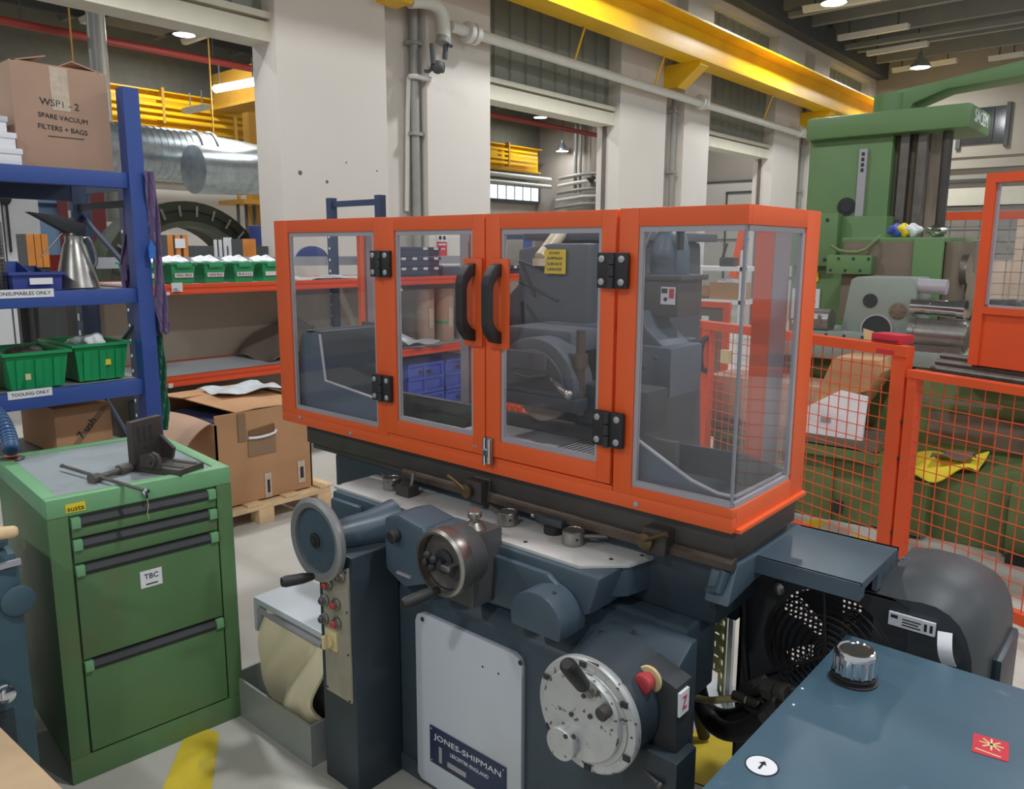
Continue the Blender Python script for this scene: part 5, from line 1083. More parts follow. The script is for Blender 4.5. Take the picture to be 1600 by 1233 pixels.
B().box(-.835, -.825, 1.905, 2.12, .10, .79).box(-.835, -.45, 1.905, 2.12, .785, .793).end('casing', BLACKM, fu)
b = B()
for k in range(9): b.lathe([(FR-.012-.017*k-.0025, 0), (FR-.012-.017*k, .0025), (FR-.012-.017*k-.0025, .005), (FR-.012-.017*k-.005, .0025)], FC-Y*.008, Y, 40, closed=False)
for k in range(3):
    a = .35+k*2*PI/3; b.cyl(FC+Vector((0, -.012, 0)), FC+Vector((1.12*FR*math.cos(a+PI*.42), -.012, 1.12*FR*math.sin(a+PI*.42))), .004, n=6)
b.end('fan_grill', BLACK, fu)
for k in range(5):
    a = k*2*PI/5
    B().sheet(lambda u, v: FC+Vector(((.03+.12*u)*math.cos(a+v*.9+.2*u), .03+.03*v, (.03+.12*u)*math.sin(a+v*.9+.2*u))), 5, 5, .003).end('fan_blade', BLACKM, fu)
B().cyl(FC+Y*.02, FC+Y*.2, .04, n=20).end('fan_hub', BLACKM, fu)
k = B().perf((-.80, 2.115, .40), (.40, 0, 0), (0, 0, .42), 56, 58, .002, lambda i, j: (i % 2) and (j % 2)).end('rear_mesh', SEAL, fu)
B().lathe([(.018, 0), (.018, .006), (.008, .012)], (-.735, 1.905, .735), -Y, 16).end('lug', STEEL, fu)
# rounded motor cowl to the right
pc = [(-.50, .783), (-.44, .793), (-.40, .798), (-.37, .797), (-.34, .785), (-.318, .766), (-.302, .738), (-.290, .70), (-.285, .66), (-.285, .45), (-.50, .45)]
pd = [(-.50, .815), (-.44, .826), (-.38, .824), (-.34, .815), (-.305, .80), (-.282, .778), (-.267, .748), (-.258, .71), (-.255, .66), (-.255, .45), (-.50, .45)]
nn = len(pc); cw_ = B(); F_ = cw_.bm.faces.new
rows = []
for (yy, k_, dz) in ((1.908, 0, 0), (1.935, .5, .006), (1.975, .85, .016), (2.02, 1, .02), (2.22, 1, .0), (2.26, .7, -.02)):
    rows.append([cw_.bm.verts.new((p[0]+(q[0]-p[0])*k_, yy, p[1]+(q[1]-p[1])*k_+(dz if 0 < i < nn-1 else 0))) for i, (p, q) in enumerate(zip(pc, pd))])
for a_, b_ in zip(rows, rows[1:]):
    for i in range(nn): F_((a_[i], a_[(i+1) % nn], b_[(i+1) % nn], b_[i]))
F_(rows[0]); F_(rows[-1][::-1]); bmesh.ops.recalc_face_normals(cw_.bm, faces=cw_.bm.faces[:])
cw_.end('motor_cowl', mat('cowl_dark_grey', '#3c4145', .5, var=.06), fu)
B().box(-.262, -.238, 1.98, 2.2, .45, .68, .012).box(-.62, -.25, 1.95, 2.22, .1, .52, .01).end('motor_base', MBLUED, fu)
B().box(-.75, -.25, 1.92, 2.28, 0, .1, .01).end('plinth', DSTEEL, fu)
lb = B().box(-.465, -.365, 1.898, 1.905, .728, .760).end('info_label', LABEL, fu)
B().box(-.46, -.445, 1.8972, 1.898, .747, .755).box(-.435, -.395, 1.8972, 1.898, .748, .751).box(-.435, -.40, 1.8972, 1.898, .741, .744).box(-.435, -.395, 1.8972, 1.898, .734, .737).end('print', INK, lb)
B().box(-.376, -.370, 1.8972, 1.898, .735, .753).box(-.388, -.382, 1.8972, 1.898, .735, .753).end('label_mark', INK, lb)
o = B().sheet(lambda u, v: (-.36+.03*v+.015*u, 1.900-.02*math.sin(u*3), .745-.075*u+.004*v), 6, 3, .0012).end('paper_tag', PAPER, fu)
B().box(-.86, -.835, 1.88, 1.92, .62, .66).prism([(-.86, .66), (-.80, .66), (-.82, .72)], 'y', 1.885, 1.9).end('bracket', MBLUED, fu)
for (dx, dz) in ((0, 0), (.012, .014), (-.012, .012), (.0, -.016)): B().ball((-.85+dx, 1.865, .70+dz), .012, n=8).end('star_knob', BLACK, fu)

tk = thing('hydraulic_tank', 'blue painted hydraulic tank with chrome filler cap at lower right', 'tank', (-.1, 1.3, 0))
B().box(-.528, .42, .78, 1.80, .02, .72, .006).end('tank_body', TANKB, tk)
B().box(-.50, .40, .80, 1.78, 0, .03).end('tank_base', MBLUED, tk)
cp = (-.449, 1.605, .72)
B().lathe([(.047, 0), (.047, .004), (.038, .007), (.038, .011), (.045, .013), (.045, .016)], cp, Z, 36).end('cap_gasket', BLACK, tk)
b = B().lathe([(.037, .016), (.040, .02), (.040, .062), (.037, .068), (.034, .069), (.032, .066)], cp, Z, 40)
for i in range(14):
    a = 2*PI*i/14; b.cyl((cp[0]+.039*math.cos(a), cp[1]+.039*math.sin(a), cp[2]+.02), (cp[0]+.039*math.cos(a), cp[1]+.039*math.sin(a), cp[2]+.055), .0045, n=8)
b.end('filler_cap', CHROME, tk)
p = (-0.188, 1.533, 0.720)
s1 = B().box(-.028, .028, -.032, .032, 0, .0012, M=Matrix.Translation(p) @ Matrix.Rotation(.15, 4, 'Z')).end('red_sticker', INKR, tk)
b = B()
for i in range(4): b.box(-.019, .019, -.0016, .0016, .0012, .0018, M=Matrix.Translation(Vector(p)+Vector((0, .008, 0))) @ Matrix.Rotation(.15+i*PI/4, 4, 'Z'))
b.box(-.02, .02, -.024, -.021, .0012, .0018, M=Matrix.Translation(p)); b.end('sticker_star', IVORY, s1)
p = (-0.476, 1.211, 0.720)
s2 = B().lathe([(.026, 0), (.026, .001)], p, Z, 32).end('round_label', LABEL, tk)
B().lathe([(.0262, 0), (.0285, 0), (.0285, .0012), (.0262, .0012)], p, Z, 32, closed=False).box(p[0]-.002, p[0]+.002, p[1]-.012, p[1]+.006, p[2]+.001, p[2]+.0016).prism([(p[0]-.007, p[1]+.004), (p[0]+.007, p[1]+.004), (p[0], p[1]+.014)], 'z', p[2]+.001, p[2]+.0016).end('arrow', INK, s2)
for (px, py) in ((-0.507, 1.431, 0.720)[:2], (-0.516, 1.500, 0.720)[:2]): B().lathe([(.003, 0), (.002, .0008)], (px, py, .72), Z, 8).end('paint_chip', LABEL, tk)
# hydraulic hoses
HG = None
def hose(pts, r, label, m=RUBBER, name='hydraulic_hose', sm=2):
    t = thing(name, label, 'hose', pts[0])
    B().tube(pts, r, 12, sm).end('hose', m, t)
    a, b_ = Vector(pts[-2]), Vector(pts[-1]); d = (b_-a).normalized()
    B().cyl(b_-d*.07, b_-d*.035, r*1.35, n=6).cyl(b_-d*.03, b_, r*1.25, n=14).end('fitting', STEELD if m == RUBBER else BLACK, t)
    return t
hose([(-0.968, 1.900, 0.481), (-0.946, 1.900, 0.361), (-0.902, 1.880, 0.299), (-0.821, 1.850, 0.305), (-0.722, 1.820, 0.388), (-0.661, 1.800, 0.477)], .026, 'fat black hose curving up to the left side of the tank')
hose([(-0.994, 1.950, 0.380), (-0.959, 1.950, 0.302), (-0.898, 1.930, 0.287), (-0.809, 1.900, 0.343), (-0.726, 1.860, 0.449)], .02, 'black hose behind the fat hose near the tank corner')
hose([(-0.691, 1.820, 0.428), (-0.768, 1.840, 0.422), (-0.788, 1.840, 0.455), (-0.737, 1.840, 0.484), (-0.659, 1.820, 0.503)], .02, 'short bent black hose at the tank edge with hexagon fittings')
hose([(-0.638, 1.840, 0.511), (-0.695, 1.840, 0.502), (-0.746, 1.840, 0.486), (-0.779, 1.840, 0.458)], .014, 'upper short black hose with red ring near the tank')
t = hose([(-0.904, 1.800, 0.404), (-0.858, 1.800, 0.412), (-0.804, 1.800, 0.443), (-0.761, 1.800, 0.457), (-0.726, 1.800, 0.458)], .0095, 'yellowed cable sleeve stretching from grinder to black fittings', mat('yellowed_sleeve', '#b7a878', .5, var=.15, scale=10), 'cable')
hose([(-1.062, 2.195, 0.020), (-1.069, 2.166, 0.100), (-1.064, 2.126, 0.200), (-1.055, 2.082, 0.300)], .02, 'black hose dropping to the floor beside the grinder base')
t = thing('control_cable', 'thin black cable hanging between slotted post and fan unit', 'cable', (-0.824, 1.860, 0.775))
B().tube([(-0.830, 1.860, 0.780), (-0.812, 1.860, 0.707), (-0.803, 1.860, 0.647), (-0.805, 1.860, 0.583), (-0.792, 1.870, 0.464)], .006, 8, 2).end('cable', BLACK, t)

# slotted galvanised post with tray
sp = thing('slotted_post', 'olive galvanised slotted post with a perforated cable tray on the floor', 'post', (-1.11, 2.42, 0))
def slot(i, j): return i in (2, 3) and (j % 7) in (2, 3, 4)
d = Vector((.42, -.9, 0)).normalized()
B().perf((-1.155, 2.48, .02), tuple(Vector((.045, -.045, 0))), (0, 0, .80), 6, 112, .003, slot).end('slotted_face', OLIVE, sp)
B().box(-1.108, -1.09, 2.435, 2.455, .02, .82).end('side_flange', ZINC, sp)
B().box(-1.2, -1.03, 2.36, 2.54, 0, .02).end('foot_plate', ZINC, sp)
def tray(i, j):
    a, b_ = (i+3*((j//6) % 2)) % 8, j % 6
    return (b_ == 2 and a in (1, 2, 3)) or (a == 6 and b_ in (1, 2, 3))
ct = B().perf((-1.33, 2.52, .10), (.19, -.065, 0), (0, 0, .245), 26, 34, .003, tray).end('perforated_tray', OLIVE, sp)
B().tube([(-1.33, 2.51, .365), (-1.15, 2.45, .36)], .004, 6).end('tie_rod', BLACKM, sp)
# ------------------------------------------------------------------ orange safety fence
FA = math.radians(67); FD = Vector((-math.sin(FA), math.cos(FA), 0)); FN = Vector((-math.cos(FA), -math.sin(FA), 0)); FO = Vector((-.43, 3.73, 0))
FM = Matrix((FD, FN, Z)).transposed().to_4x4(); FM.translation = FO      # local x along the fence away to the left, local y towards the viewer
def mesh_panel(par, s0, s1, z0, z1, p=.064, r=.0026, y=0, m=ORANGE2):
    b = B(FM); n = int((s1-s0)/p); k = int((z1-z0)/p)
    for i in range(1, n+1):
        s_ = s0+(s1-s0)*i/(n+1); b.cyl((s_, y, z0), (s_, y, z1), r, n=4)
    for j in range(1, k+1):
        z = z0+(z1-z0)*j/(k+1); b.cyl((s0, y+.004, z), (s1, y+.004, z), r, n=4)
    o = b.end('wire_mesh', m, par); return o
def panel(s0, s1, label, z0=.06, z1=1.11, tops=.05, rp=.055):
    t = thing('safety_fence', label, 'fence', FM @ Vector(((s0+s1)/2, 0, 0)), group='orange safety fence panels')
    B(FM).box(s0, s0+rp, -.025, .025, 0, z1).end('post', ORANGE2, t); B(FM).box(s1-rp, s1, -.025, .025, 0, z1).end('post', ORANGE2, t)
    B(FM).box(s0, s1, -.03, .03, z1, z1+tops).end('top_rail', ORANGE2, t); B(FM).box(s0+rp, s1-rp, -.02, .02, z0, z0+.05).end('bottom_rail', ORANGE2, t)
    mesh_panel(t, s0+rp, s1-rp, z0+.05, z1)
    return t
f1 = panel(-.95, .585, 'orange mesh fence panel right of the double post with low rail', z1=1.02, tops=.035, rp=.05)
f2 = panel(.60, 2.06, 'orange mesh fence panel between the double post and the gate', rp=.075)
for z in (.25, .62, .80): B(FM).box(.585, .60, -.027, .027, z, z+.012).end('strap_clip', BLACK, f2)
f3 = panel(2.07, 2.72, 'orange mesh gate with black handle seen through the right guard pane', rp=.07)
B(FM).tube([(2.0, .03, 1.06), (2.0, .06, 1.05), (2.0, .075, .99), (2.0, .075, .92), (2.0, .06, .86), (2.0, .03, .85)], .017, 10, 1).end('gate_handle', BLACK, f3)
B(FM).box(1.80, 1.87, .0, .03, .92, 1.0).end('lock_plate', IVORY, f3)
f4 = panel(2.74, 4.85, 'far orange fence panel seen through the second guard door', z1=1.0, tops=.045)
# tall clear panel standing above the fence at right
tp = thing('tall_guard', 'tall orange framed clear guard panel rising over the fence at right', 'machine guard', FM @ Vector((-.2, -.12, 0)))
B(FM).box(.34, .385, -.14, -.10, 1.10, 1.93).box(-1.0, .34, -.14, -.10, 1.89, 1.93).box(-1.0, .34, -.14, -.10, 1.33, 1.36).end('frame', ORANGE2, tp)
B(FM).box(-1.0, .34, -.135, -.11, 1.10, 1.33).end('lower_sheet', ORANGE2, tp)
B(FM).box(-1.0, .335, -.125, -.12, 1.36, 1.89).end('pane', ACRYS, tp)
B(FM).box(-1.0, .34, -.118, -.112, 1.355, 1.37).box(.325, .34, -.118, -.112, 1.36, 1.89).end('seal', SEAL, tp)
B(FM).box(-1.0, -.95, -.14, -.10, 0, 1.93).end('post', ORANGE2, tp)
sl_ = thing('slideway_cover', 'grey steel telescopic slideway bars lying along the fence top', 'slideway', FM @ Vector((0, -.2, 1.0)))
for k in range(4): B(FM).cyl((.56, -.08-.03*k, 1.03+.028*k), (-.1, -.08-.03*k, 1.03+.028*k), .016, n=10).end('slide_bar', STEELD, sl_)
B(FM).box(-.9, -.05, -.2, -.06, 1.0, 1.11, .004).box(-.12, -.05, -.21, -.05, .99, 1.12, .004).end('slide_housing', SLATED, sl_)
B(FM).box(-.9, .56, -.24, -.18, 1.11, 1.12).end('white_edge', SEAL, sl_)
for s_ in (-.6,): B(FM).box(s_-.03, s_+.03, -.2, -.14, 0, 1.02).end('leg', DSTEEL, sl_)
rb = thing('red_box', 'flat red box lying on the fence rail beside the double post', 'box', (-1.027, 4.100, 1.174))
B(FM).box(.66, .82, -.10, .0, 1.162, 1.205, .004).end('lid_box', INKR, rb); B(FM).box(.67, .81, .0, .003, 1.17, 1.176).end('seam', BLACKM, rb)
t = thing('note_paper', 'cream paper scrap leaning left of the flat red box', 'paper', FM @ Vector((.87, -.04, 1.162)))
B(FM).prism([(.84, 1.162), (.90, 1.162), (.91, 1.215), (.85, 1.205)], 'y', -.05, -.046).end('sheet', IVORY, t)
rl = B(FM).box(.66, .76, .03, .031, 1.115, 1.135).end('red_label', INKR, f2)

# ------------------------------------------------------------------ green boring mill and its tables
bo = thing('boring_mill', 'tall green horizontal boring mill with overhead cap and jib arm', 'machine', (-2, 6.8, 0))
B().box(-2.49, -1.86, 6.5, 7.3, 0, 2.50, .02).end('column', BORE, bo)
B().box(-2.49, -1.80, 6.3, 6.5, 0, 1.86, .015).box(-2.49, -2.12, 6.2, 6.3, 1.48, 1.88, .012).end('side_cabinet', BORE, bo)
for (x, z) in ((-2.2, 1.83), (-2.2, 1.53)): B().lathe([(.014, 0), (.014, .004)], (x, 6.2, z), -Y, 10).end('cabinet_screw', BLACKM, bo)
for p, r in (((-2.167, 6.290, 1.943), .05),): B().lathe([(r+.02, 0), (r+.02, .006), (r, .008)], (p[0], 6.498, p[2]), -Y, 20).lathe([(r, .008), (r*.9, .012)], (p[0], 6.498, p[2]), -Y, 20).end('port', BLACKM, bo)
B().box(-1.86, -1.62, 6.6, 7.2, 0, 2.5).end('way_face', BOREBR, bo)
for x in (-1.78, -1.66): B().box(x-.03, x+.03, 6.52, 6.6, .3, 2.5).end('way_bar', STEELD, bo)
cap = B().box(-2.50, -1.34, 6.42, 7.1, 2.46, 2.63, .03).end('head_cap', BORE, bo)
text('SACEM', (-1.339, 6.76, 2.55), Y, Z, .42, LABEL, cap, h=.09, ext=.004)
B().prism([(-2.06, 2.62), (-1.99, 2.79), (-1.58, 2.84), (-1.1, 2.905), (.8, 3.16), (.8, 3.04), (-1.09, 2.8), (-1.56, 2.768), (-1.78, 2.69), (-1.8, 2.62)], 'y', 6.62, 6.9, .015).cyl((-1.95, 6.7, 2.62), (-1.95, 6.7, 2.78), .13).end('jib_arm', BORE, bo)
sc = B().box(-2.09, -2.03, 6.47, 6.5, .9, 2.37).end('white_scale', SEAL, bo)
for k in range(4): B().box(-2.07, -2.05, 6.465, 6.47, 2.2+.04*k, 2.225+.04*k).end('scale_print', BLACKM, sc)
B().cyl((-1.50, 6.55, .9), (-1.50, 6.55, 2.47), .035, n=14).end('lead_screw', GUN, bo)
hd = B().box(-1.92, -1.28, 5.75, 6.55, 1.12, 1.68, .02).end('spindle_head', BOREBR, bo)
B().box(-1.46, -1.28, 5.73, 6.56, 1.0, 1.685, .01).box(-1.93, -1.27, 5.75, 6.56, 1.655, 1.69, .006).end('head_front', BORE, bo)
B().box(-2.0, -1.70, 5.68, 5.76, 1.44, 1.57, .006).end('rail_block', BORE, bo)
for i in range(6): B().lathe([(.010, 0), (.010, .004)], (-1.97+.05*i, 5.68, 1.545 if i % 2 else 1.465), -Y, 8).end('rail_bolt', BLACKM, bo)
B().tube([(-1.98, 5.7, 1.63), (-1.9, 5.68, 1.59), (-1.76, 5.68, 1.59), (-1.70, 5.7, 1.66), (-1.69, 5.8, 1.70)], .012, 8, 1).end('oil_pipe', BORED, bo)
B().cyl((-1.28, 5.95, 1.48), (-1.16, 5.95, 1.48), .10, n=24).cyl((-1.28, 6.2, 1.3), (-1.185, 6.2, 1.3), .16, n=24).end('spindle_nose', STEEL, bo)
B().box(-1.279, -1.2, 5.78, 6.5, 1.0, 1.66, .008).end('face_plate', BOREBR, bo)
for k in range(3): B().box(-1.2, -1.185, 5.9+.2*k, 5.93+.2*k, 1.12, 1.2).end('chrome_clamp', STEEL, bo)
yl = B().box(-2.40, -2.27, 6.285, 6.3, 1.36, 1.43).end('yellow_label', YSIGN, bo)
pw_ = B().box(-2.47, -2.25, 6.285, 6.3, 1.06, 1.30).end('white_plate', LABEL, bo)
B().lathe([(.07, 0), (.08, 0), (.08, .002), (.07, .002)], (-2.36, 6.285, 1.2), -Y, 24, closed=False).box(-2.44, -2.28, 6.28, 6.285, 1.11, 1.125).box(-2.41, -2.38, 6.28, 6.285, 1.125, 1.19).box(-2.35, -2.33, 6.28, 6.285, 1.125, 1.16).end('emblem_print', INK, pw_)
B().box(-2.46, -2.27, 6.287, 6.3, 1.02, 1.045).end('small_label', LABEL, bo)
for (dx, m, lab) in ((0, CRATEBLUE, 'blue'), (.05, YSIGN, 'yellow'), (.11, LABEL, 'white')):
    o = crumple((-1.62+dx, 5.9, 1.74), .045, 'wiping_rag', lab + ' rag heaped on the boring mill spindle head', m, 'rag', (1.2, 1, .9))
o = crumple((-1.36, 5.9, 1.735), .05, 'metal_fitting', 'shiny metal fitting on the spindle head behind lead screw', CHROME, 'fitting', (1.4, 1, .7))
t = thing('switch_box', 'pale grey electrical box behind the lead screw', 'box', (-2.160, 8.500, 1.799))
p = (-2.146, 8.500, 1.768); B().box(p[0]-.09, p[0]+.09, 8.5, 8.7, p[2]-.30, p[2]+.28, .006).box(p[0]-.03, p[0]+.03, 8.5, 8.6, 0, p[2]-.30).box(p[0]-.07, p[0]+.07, 8.49, 8.5, p[2]-.27, p[2]+.25).end('box_body', GREYLID, t)
t = thing('rear_frame', 'orange mesh enclosure standing far behind the boring mill head', 'fence', (0, 9, 0))
p = (-2.223, 9.000, 1.907); q = (-1.338, 9.000, 1.920)
B().box(p[0]-.05, p[0]+.06, 8.97, 9.03, 0, p[2]).box(p[0]-.05, 1.8, 8.97, 9.03, p[2], p[2]+.08).end('frame', ORANGE2, t)
b = B(); x = p[0]
while x < 1.8: b.cyl((x, 9, .3), (x, 9, p[2]), .006, n=4); x += .13
z = .3
while z < p[2]: b.cyl((p[0], 9, z), (1.8, 9, z), .006, n=4); z += .11
o = b.end('wire_mesh', GPIPE, t)
t = thing('tool_changer', 'dark machine arm with chrome hoses behind the tall clear guard panel', 'machine', (-.5, 6, 1))
B().box(-1.1, .9, 6.3, 6.45, 1.17, 1.27, .01).end('beam', GUN, t); B().box(-.62, .9, 6.28, 6.4, .98, 1.02).end('lower_beam', BOREBR, t)
B().tube([(-1.0, 6.2, 1.02), (-1.0, 6.2, 1.2), (-.92, 6.2, 1.27), (-.86, 6.2, 1.2), (-.84, 6.2, 1.05), (-.6, 6.2, .99), (-.3, 6.2, 1.05), (-.05, 6.2, 1.25)], .035, 10, 2).end('hose', GUN, t)
B().lathe([(.09, 0), (.07, .12), (.05, .2), (.05, .3)], (-.98, 6.2, .93), Z, 20).end('chrome_body', CHROME, t)
B().box(-1.0, .8, 6.2, 6.5, 0, 1.0, .02).end('base', BOREBR, t)
B().box(-.42, .1, 7.0, 7.04, 1.4, 1.75).box(-.2, -.14, 7.0, 7.04, 0, 1.4).end('grey_screen', SLATED, t)
t = thing('cream_cupboard', 'pale cream cupboard standing behind the rear orange mesh', 'cupboard', (0, 10.5, 0))
B().box(-2.3, 2.2, 10.4, 10.9, 0, 1.5, .01).box(-1.6, -.9, 10.38, 10.4, .1, 2.0).end('cupboard_body', mat('pinkish_cream', '#c9b09a', .7), t)
for k in range(4): B().box(-2.2+k*1.1, -2.19+k*1.1, 10.39, 10.4, .1, 1.45).end('door_seam', DSTEEL, t)

# second machine table with grey green headstock on it
tw = thing('rotary_fixture', 'grey green casting with chrome cylinders standing behind the fence rail', 'fixture', (-1.3, 5.3, 1.0))
B().prism([(-1.70, 1.08), (-1.655, 1.42), (-1.62, 1.44), (-1.29, 1.44), (-1.27, 1.40), (-1.27, 1.08)], 'y', 5.15, 5.5, .008).end('housing', GREYM, tw)
B().box(-1.90, -1.22, 5.05, 5.5, 1.02, 1.10, .006).end('slide_base', GREYM, tw)
for i in range(6): B().lathe([(.009, 0), (.009, .003)], (-1.86+.11*i, 5.05, 1.075), -Y, 8).end('base_bolt', BLACKM, tw)
B().lathe([(.095, 0), (.095, .02), (.085, .02), (.085, .004)], (-1.48, 5.16, 1.12), -Y, 28).end('bore_ring', SEAL, tw); B().lathe([(.084, 0), (.084, .008)], (-1.48, 5.15, 1.12), -Y, 28).end('bore', BLACKM, tw)
B().lathe([(.043, 0), (.043, .006)], (-1.53, 5.15, 1.295), -Y, 20).end('port', BLACKM, tw)
b = B().lathe([(.05, 0), (.05, .005), (.02, .012)], (-1.365, 5.15, 1.24), -Y, 20)
for k in range(6): b.lathe([(.007, .005), (.007, .012)], (-1.365+.036*math.cos(k*PI/3), 5.15, 1.24+.036*math.sin(k*PI/3)), -Y, 8)
b.end('index_plate', BOREBR, tw)
B().cyl((-1.28, 5.2, 1.395), (-1.12, 5.2, 1.39), .045, n=20).end('motor', SEAL, tw)
B().cyl((-1.29, 5.15, 1.275), (-1.0, 5.15, 1.265), .05, n=20).cyl((-1.04, 5.15, 1.266), (-1.0, 5.15, 1.264), .058, n=20).cyl((-1.2, 5.15, 1.272), (-1.18, 5.15, 1.272), .054, n=20).end('cylinder', CHROME, tw)
B().cyl((-1.93, 5.1, 1.16), (-1.74, 5.1, 1.16), .075, n=24).box(-1.87, -1.85, 5.02, 5.05, 1.14, 1.2).box(-1.80, -1.78, 5.02, 5.05, 1.14, 1.2).end('left_chuck', STEEL, tw)
B().cyl((-1.25, 5.1, 1.12), (-.97, 5.1, 1.115), .088, n=28).cyl((-1.27, 5.1, 1.12), (-1.24, 5.1, 1.12), .096, n=28).cyl((-.99, 5.1, 1.115), (-.965, 5.1, 1.115), .075, n=28).end('right_chuck', STEEL, tw)
B().box(-1.23, -.98, 5.0, 5.2, 1.02, 1.06).end('chuck_foot', STEEL, tw)
bt = thing('machine_bench', 'green machine table under the grey green casting behind the fence', 'bench', (-1.4, 5.3, 0))
B().box(-2.2, -.95, 4.98, 5.7, .93, 1.02, .006).end('table_top', GREYM, bt)
B().box(-2.1, -1.21, 5.1, 5.6, 0, .93, .01).end('base', BORED, bt)
bg = thing('tee_slot_table', 'low green machine base with dark tee slotted table behind the mesh fence', 'machine base', (-1.6, 4.9, 0))
for k in range(5): B().box(-2.4, -1.27, 4.62+.09*k, 4.685+.09*k, .46, .52, .003).end('slot_rail', BOREBR, bg)
B().box(-2.4, -1.27, 4.62, 5.05, .40, .47).end('table_slab', BORED, bg)
B().box(-2.3, -1.52, 4.66, 5.04, 0, .40, .015).prism([(-1.52, .40), (-1.27, .40), (-1.20, .30), (-1.15, .02), (-1.52, .0)], 'y', 4.68, 5.02, .01).end('base_casting', BORED, bg)
B().box(-1.5, -1.45, 4.655, 4.68, .06, .13).end('drain_boss', BLACKM, bg)
cbx = thing('long_carton', 'long opened cardboard carton lying on the tee slotted table', 'box', (-1.7, 4.9, .52))
B().box(-2.35, -1.62, 4.66, 5.0, .522, .80, .005).end('carton_body', CARD2, cbx)
B().prism([(-1.62, .53), (-1.45, .66), (-1.30, .92), (-1.32, .985), (-1.56, .985), (-1.62, .80)], 'y', 4.70, 5.0, .004).prism([(-1.66, .70), (-1.56, .98), (-1.33, .99), (-1.34, .82)], 'y', 4.645, 4.655).end('raised_flap', CARD, cbx)
t = thing('white_carton', 'white carton standing in front of the long opened cardboard carton', 'box', (-1.45, 4.7, .52))
B().prism([(-1.72, .522), (-1.36, .522), (-1.35, .78), (-1.50, .80), (-1.72, .66)], 'y', 4.63, 4.655).box(-1.60, -1.38, 4.66, 4.695, .522, .70).end('carton_body', PAPER, t); B().box(-1.60, -1.54, 4.627, 4.63, .60, .63).end('mark', SEAL, t)
gb2 = thing('green_machine_base', 'green cast machine base with yellow cloth on its ledge behind the fence', 'machine base', (-.8, 5.2, 0))
B().prism([(-1.14, .0), (-1.14, .34), (-1.10, .36), (-.75, .42), (-.60, .46), (-.45, .50), (-.45, 0)], 'y', 4.75, 5.0, .012).box(-1.12, -1.0, 4.65, 4.76, .02, .33, .01).box(-.62, -.45, 4.68, 4.76, .02, .40, .01).end('ledge_base', BORED, gb2)
B().box(-1.2, .2, 5.0, 5.05, 0, .93).box(-.52, -.42, 4.95, 5.0, .45, .93, .01).end('back_casting', BORED, gb2)
B().box(-1.1, -.58, 4.985, 5.0, .50, .68).end('recess', BOREBR, gb2)
B().box(-.94, .3, 4.85, 5.6, .87, .96, .01).box(-1.12, -.72, 4.84, 4.87, .76, .78).end('upper_slab', BOREBR, gb2)
B().box(-.6, -.45, 4.60, 4.7, 0, .03).end('foot_pad', BLACKM, gb2)
o = B().sheet(lambda u, v: (-1.32+.54*u, 4.70+.28*v, .375+.11*u+.02*math.sin(u*9+v*4)-.07*(1-v)**3*(1+.4*math.sin(u*12))), 26, 10, .006).end('yellow_cloth', CLOTHY); o['label'] = 'crumpled bright yellow cloth draped on the green machine ledge'; o['category'] = 'cloth'
o = B().sheet(lambda u, v: (-1.02+.2*u, 4.73+.13*v, .465+.035*u+.02*math.sin(u*6+v*5)), 8, 5, .006).end('brown_rag', BOREBR); o['label'] = 'small brown rag lying on the yellow cloth'; o['category'] = 'rag'
o = B().sheet(lambda u, v: (-.85+.95*u, 4.86+.4*v, .972+.02*math.sin(u*11+v*4)), 20, 8, .006).end('yellow_cloth', CLOTHY); o['label'] = 'second yellow cloth on the upper slab below the slideway bars'; o['category'] = 'cloth'
o = B().sheet(lambda u, v: (-.72+.16*u, 4.88+.15*v, .985+.02*math.sin(u*6+v*5)), 8, 5, .006).end('brown_rag', BOREBR); o['label'] = 'brown rag on the upper yellow cloth'; o['category'] = 'rag'
t = thing('orange_bin', 'orange red panel with white drum at the right edge behind the mesh', 'machine cover', (-.1, 4.9, 0))
B().box(-.40, .3, 4.86, 4.9, .45, .85).end('cover_sheet', ORANGE2, t); B().box(-.40, .3, 4.88, 4.99, 0, .45).end('stand', BOREBR, t)
t = thing('white_drum', 'white plastic drum lying below the orange panel at right', 'drum', (-.2, 4.7, 0))
B().lathe([(.10, 0), (.13, .02), (.13, .5), (.10, .52)], (-.38, 4.66, .30), X, 24).end('drum_shell', PAPER, t)
B().box(-.43, .3, 4.5, 4.84, 0, .17).end('cradle', BOREBR, t)

# rack and clutter seen through the guard panes
wr = thing('white_rack', 'white shelf rack with boxes seen through the right guard pane', 'rack', (-4.6, 9, 0))
pA, pB = (-4.738, 9.000, 1.011), (-4.143, 9.000, 1.037)
x0, x1 = pA[0]-.6, pB[0]+.1
for z in (pA[2], (-4.497, 9.000, 1.405)[2]): B().box(x0, x1, 8.8, 9.3, z-.05, z).end('shelf', LABEL, wr)
for x in (x0+.03, x1-.03):
    for y in (8.83, 9.27): B().box(x-.03, x+.03, y-.03, y+.03, 0, 1.6).end('upright', LABEL, wr)
p = (-4.319, 8.900, 1.049); b9 = thing('cardboard_box', 'tan cardboard box with white stuffing on the white rack', 'box', (p[0], 8.9, pA[2]))
B().box(p[0]-.18, p[0]+.19, 8.84, 9.2, pA[2], pA[2]+.20, .006).box(p[0]-.02, p[0]+.02, 8.838, 8.842, pA[2], pA[2]+.2).end('carton_body', CARD, b9)
crumple((p[0], 9.0, pA[2]+.21), .13, 'packing_paper', 'white packing paper on top of the tan box', PAPER, 'paper', (1.2, .8, .35))
t = thing('brown_roll', 'brown cardboard roll beside a dark vice on the white rack', 'roll', (p[0]-.3, 9, pA[2]+.3)); zz = (-4.526, 8.900, 1.298)[2]
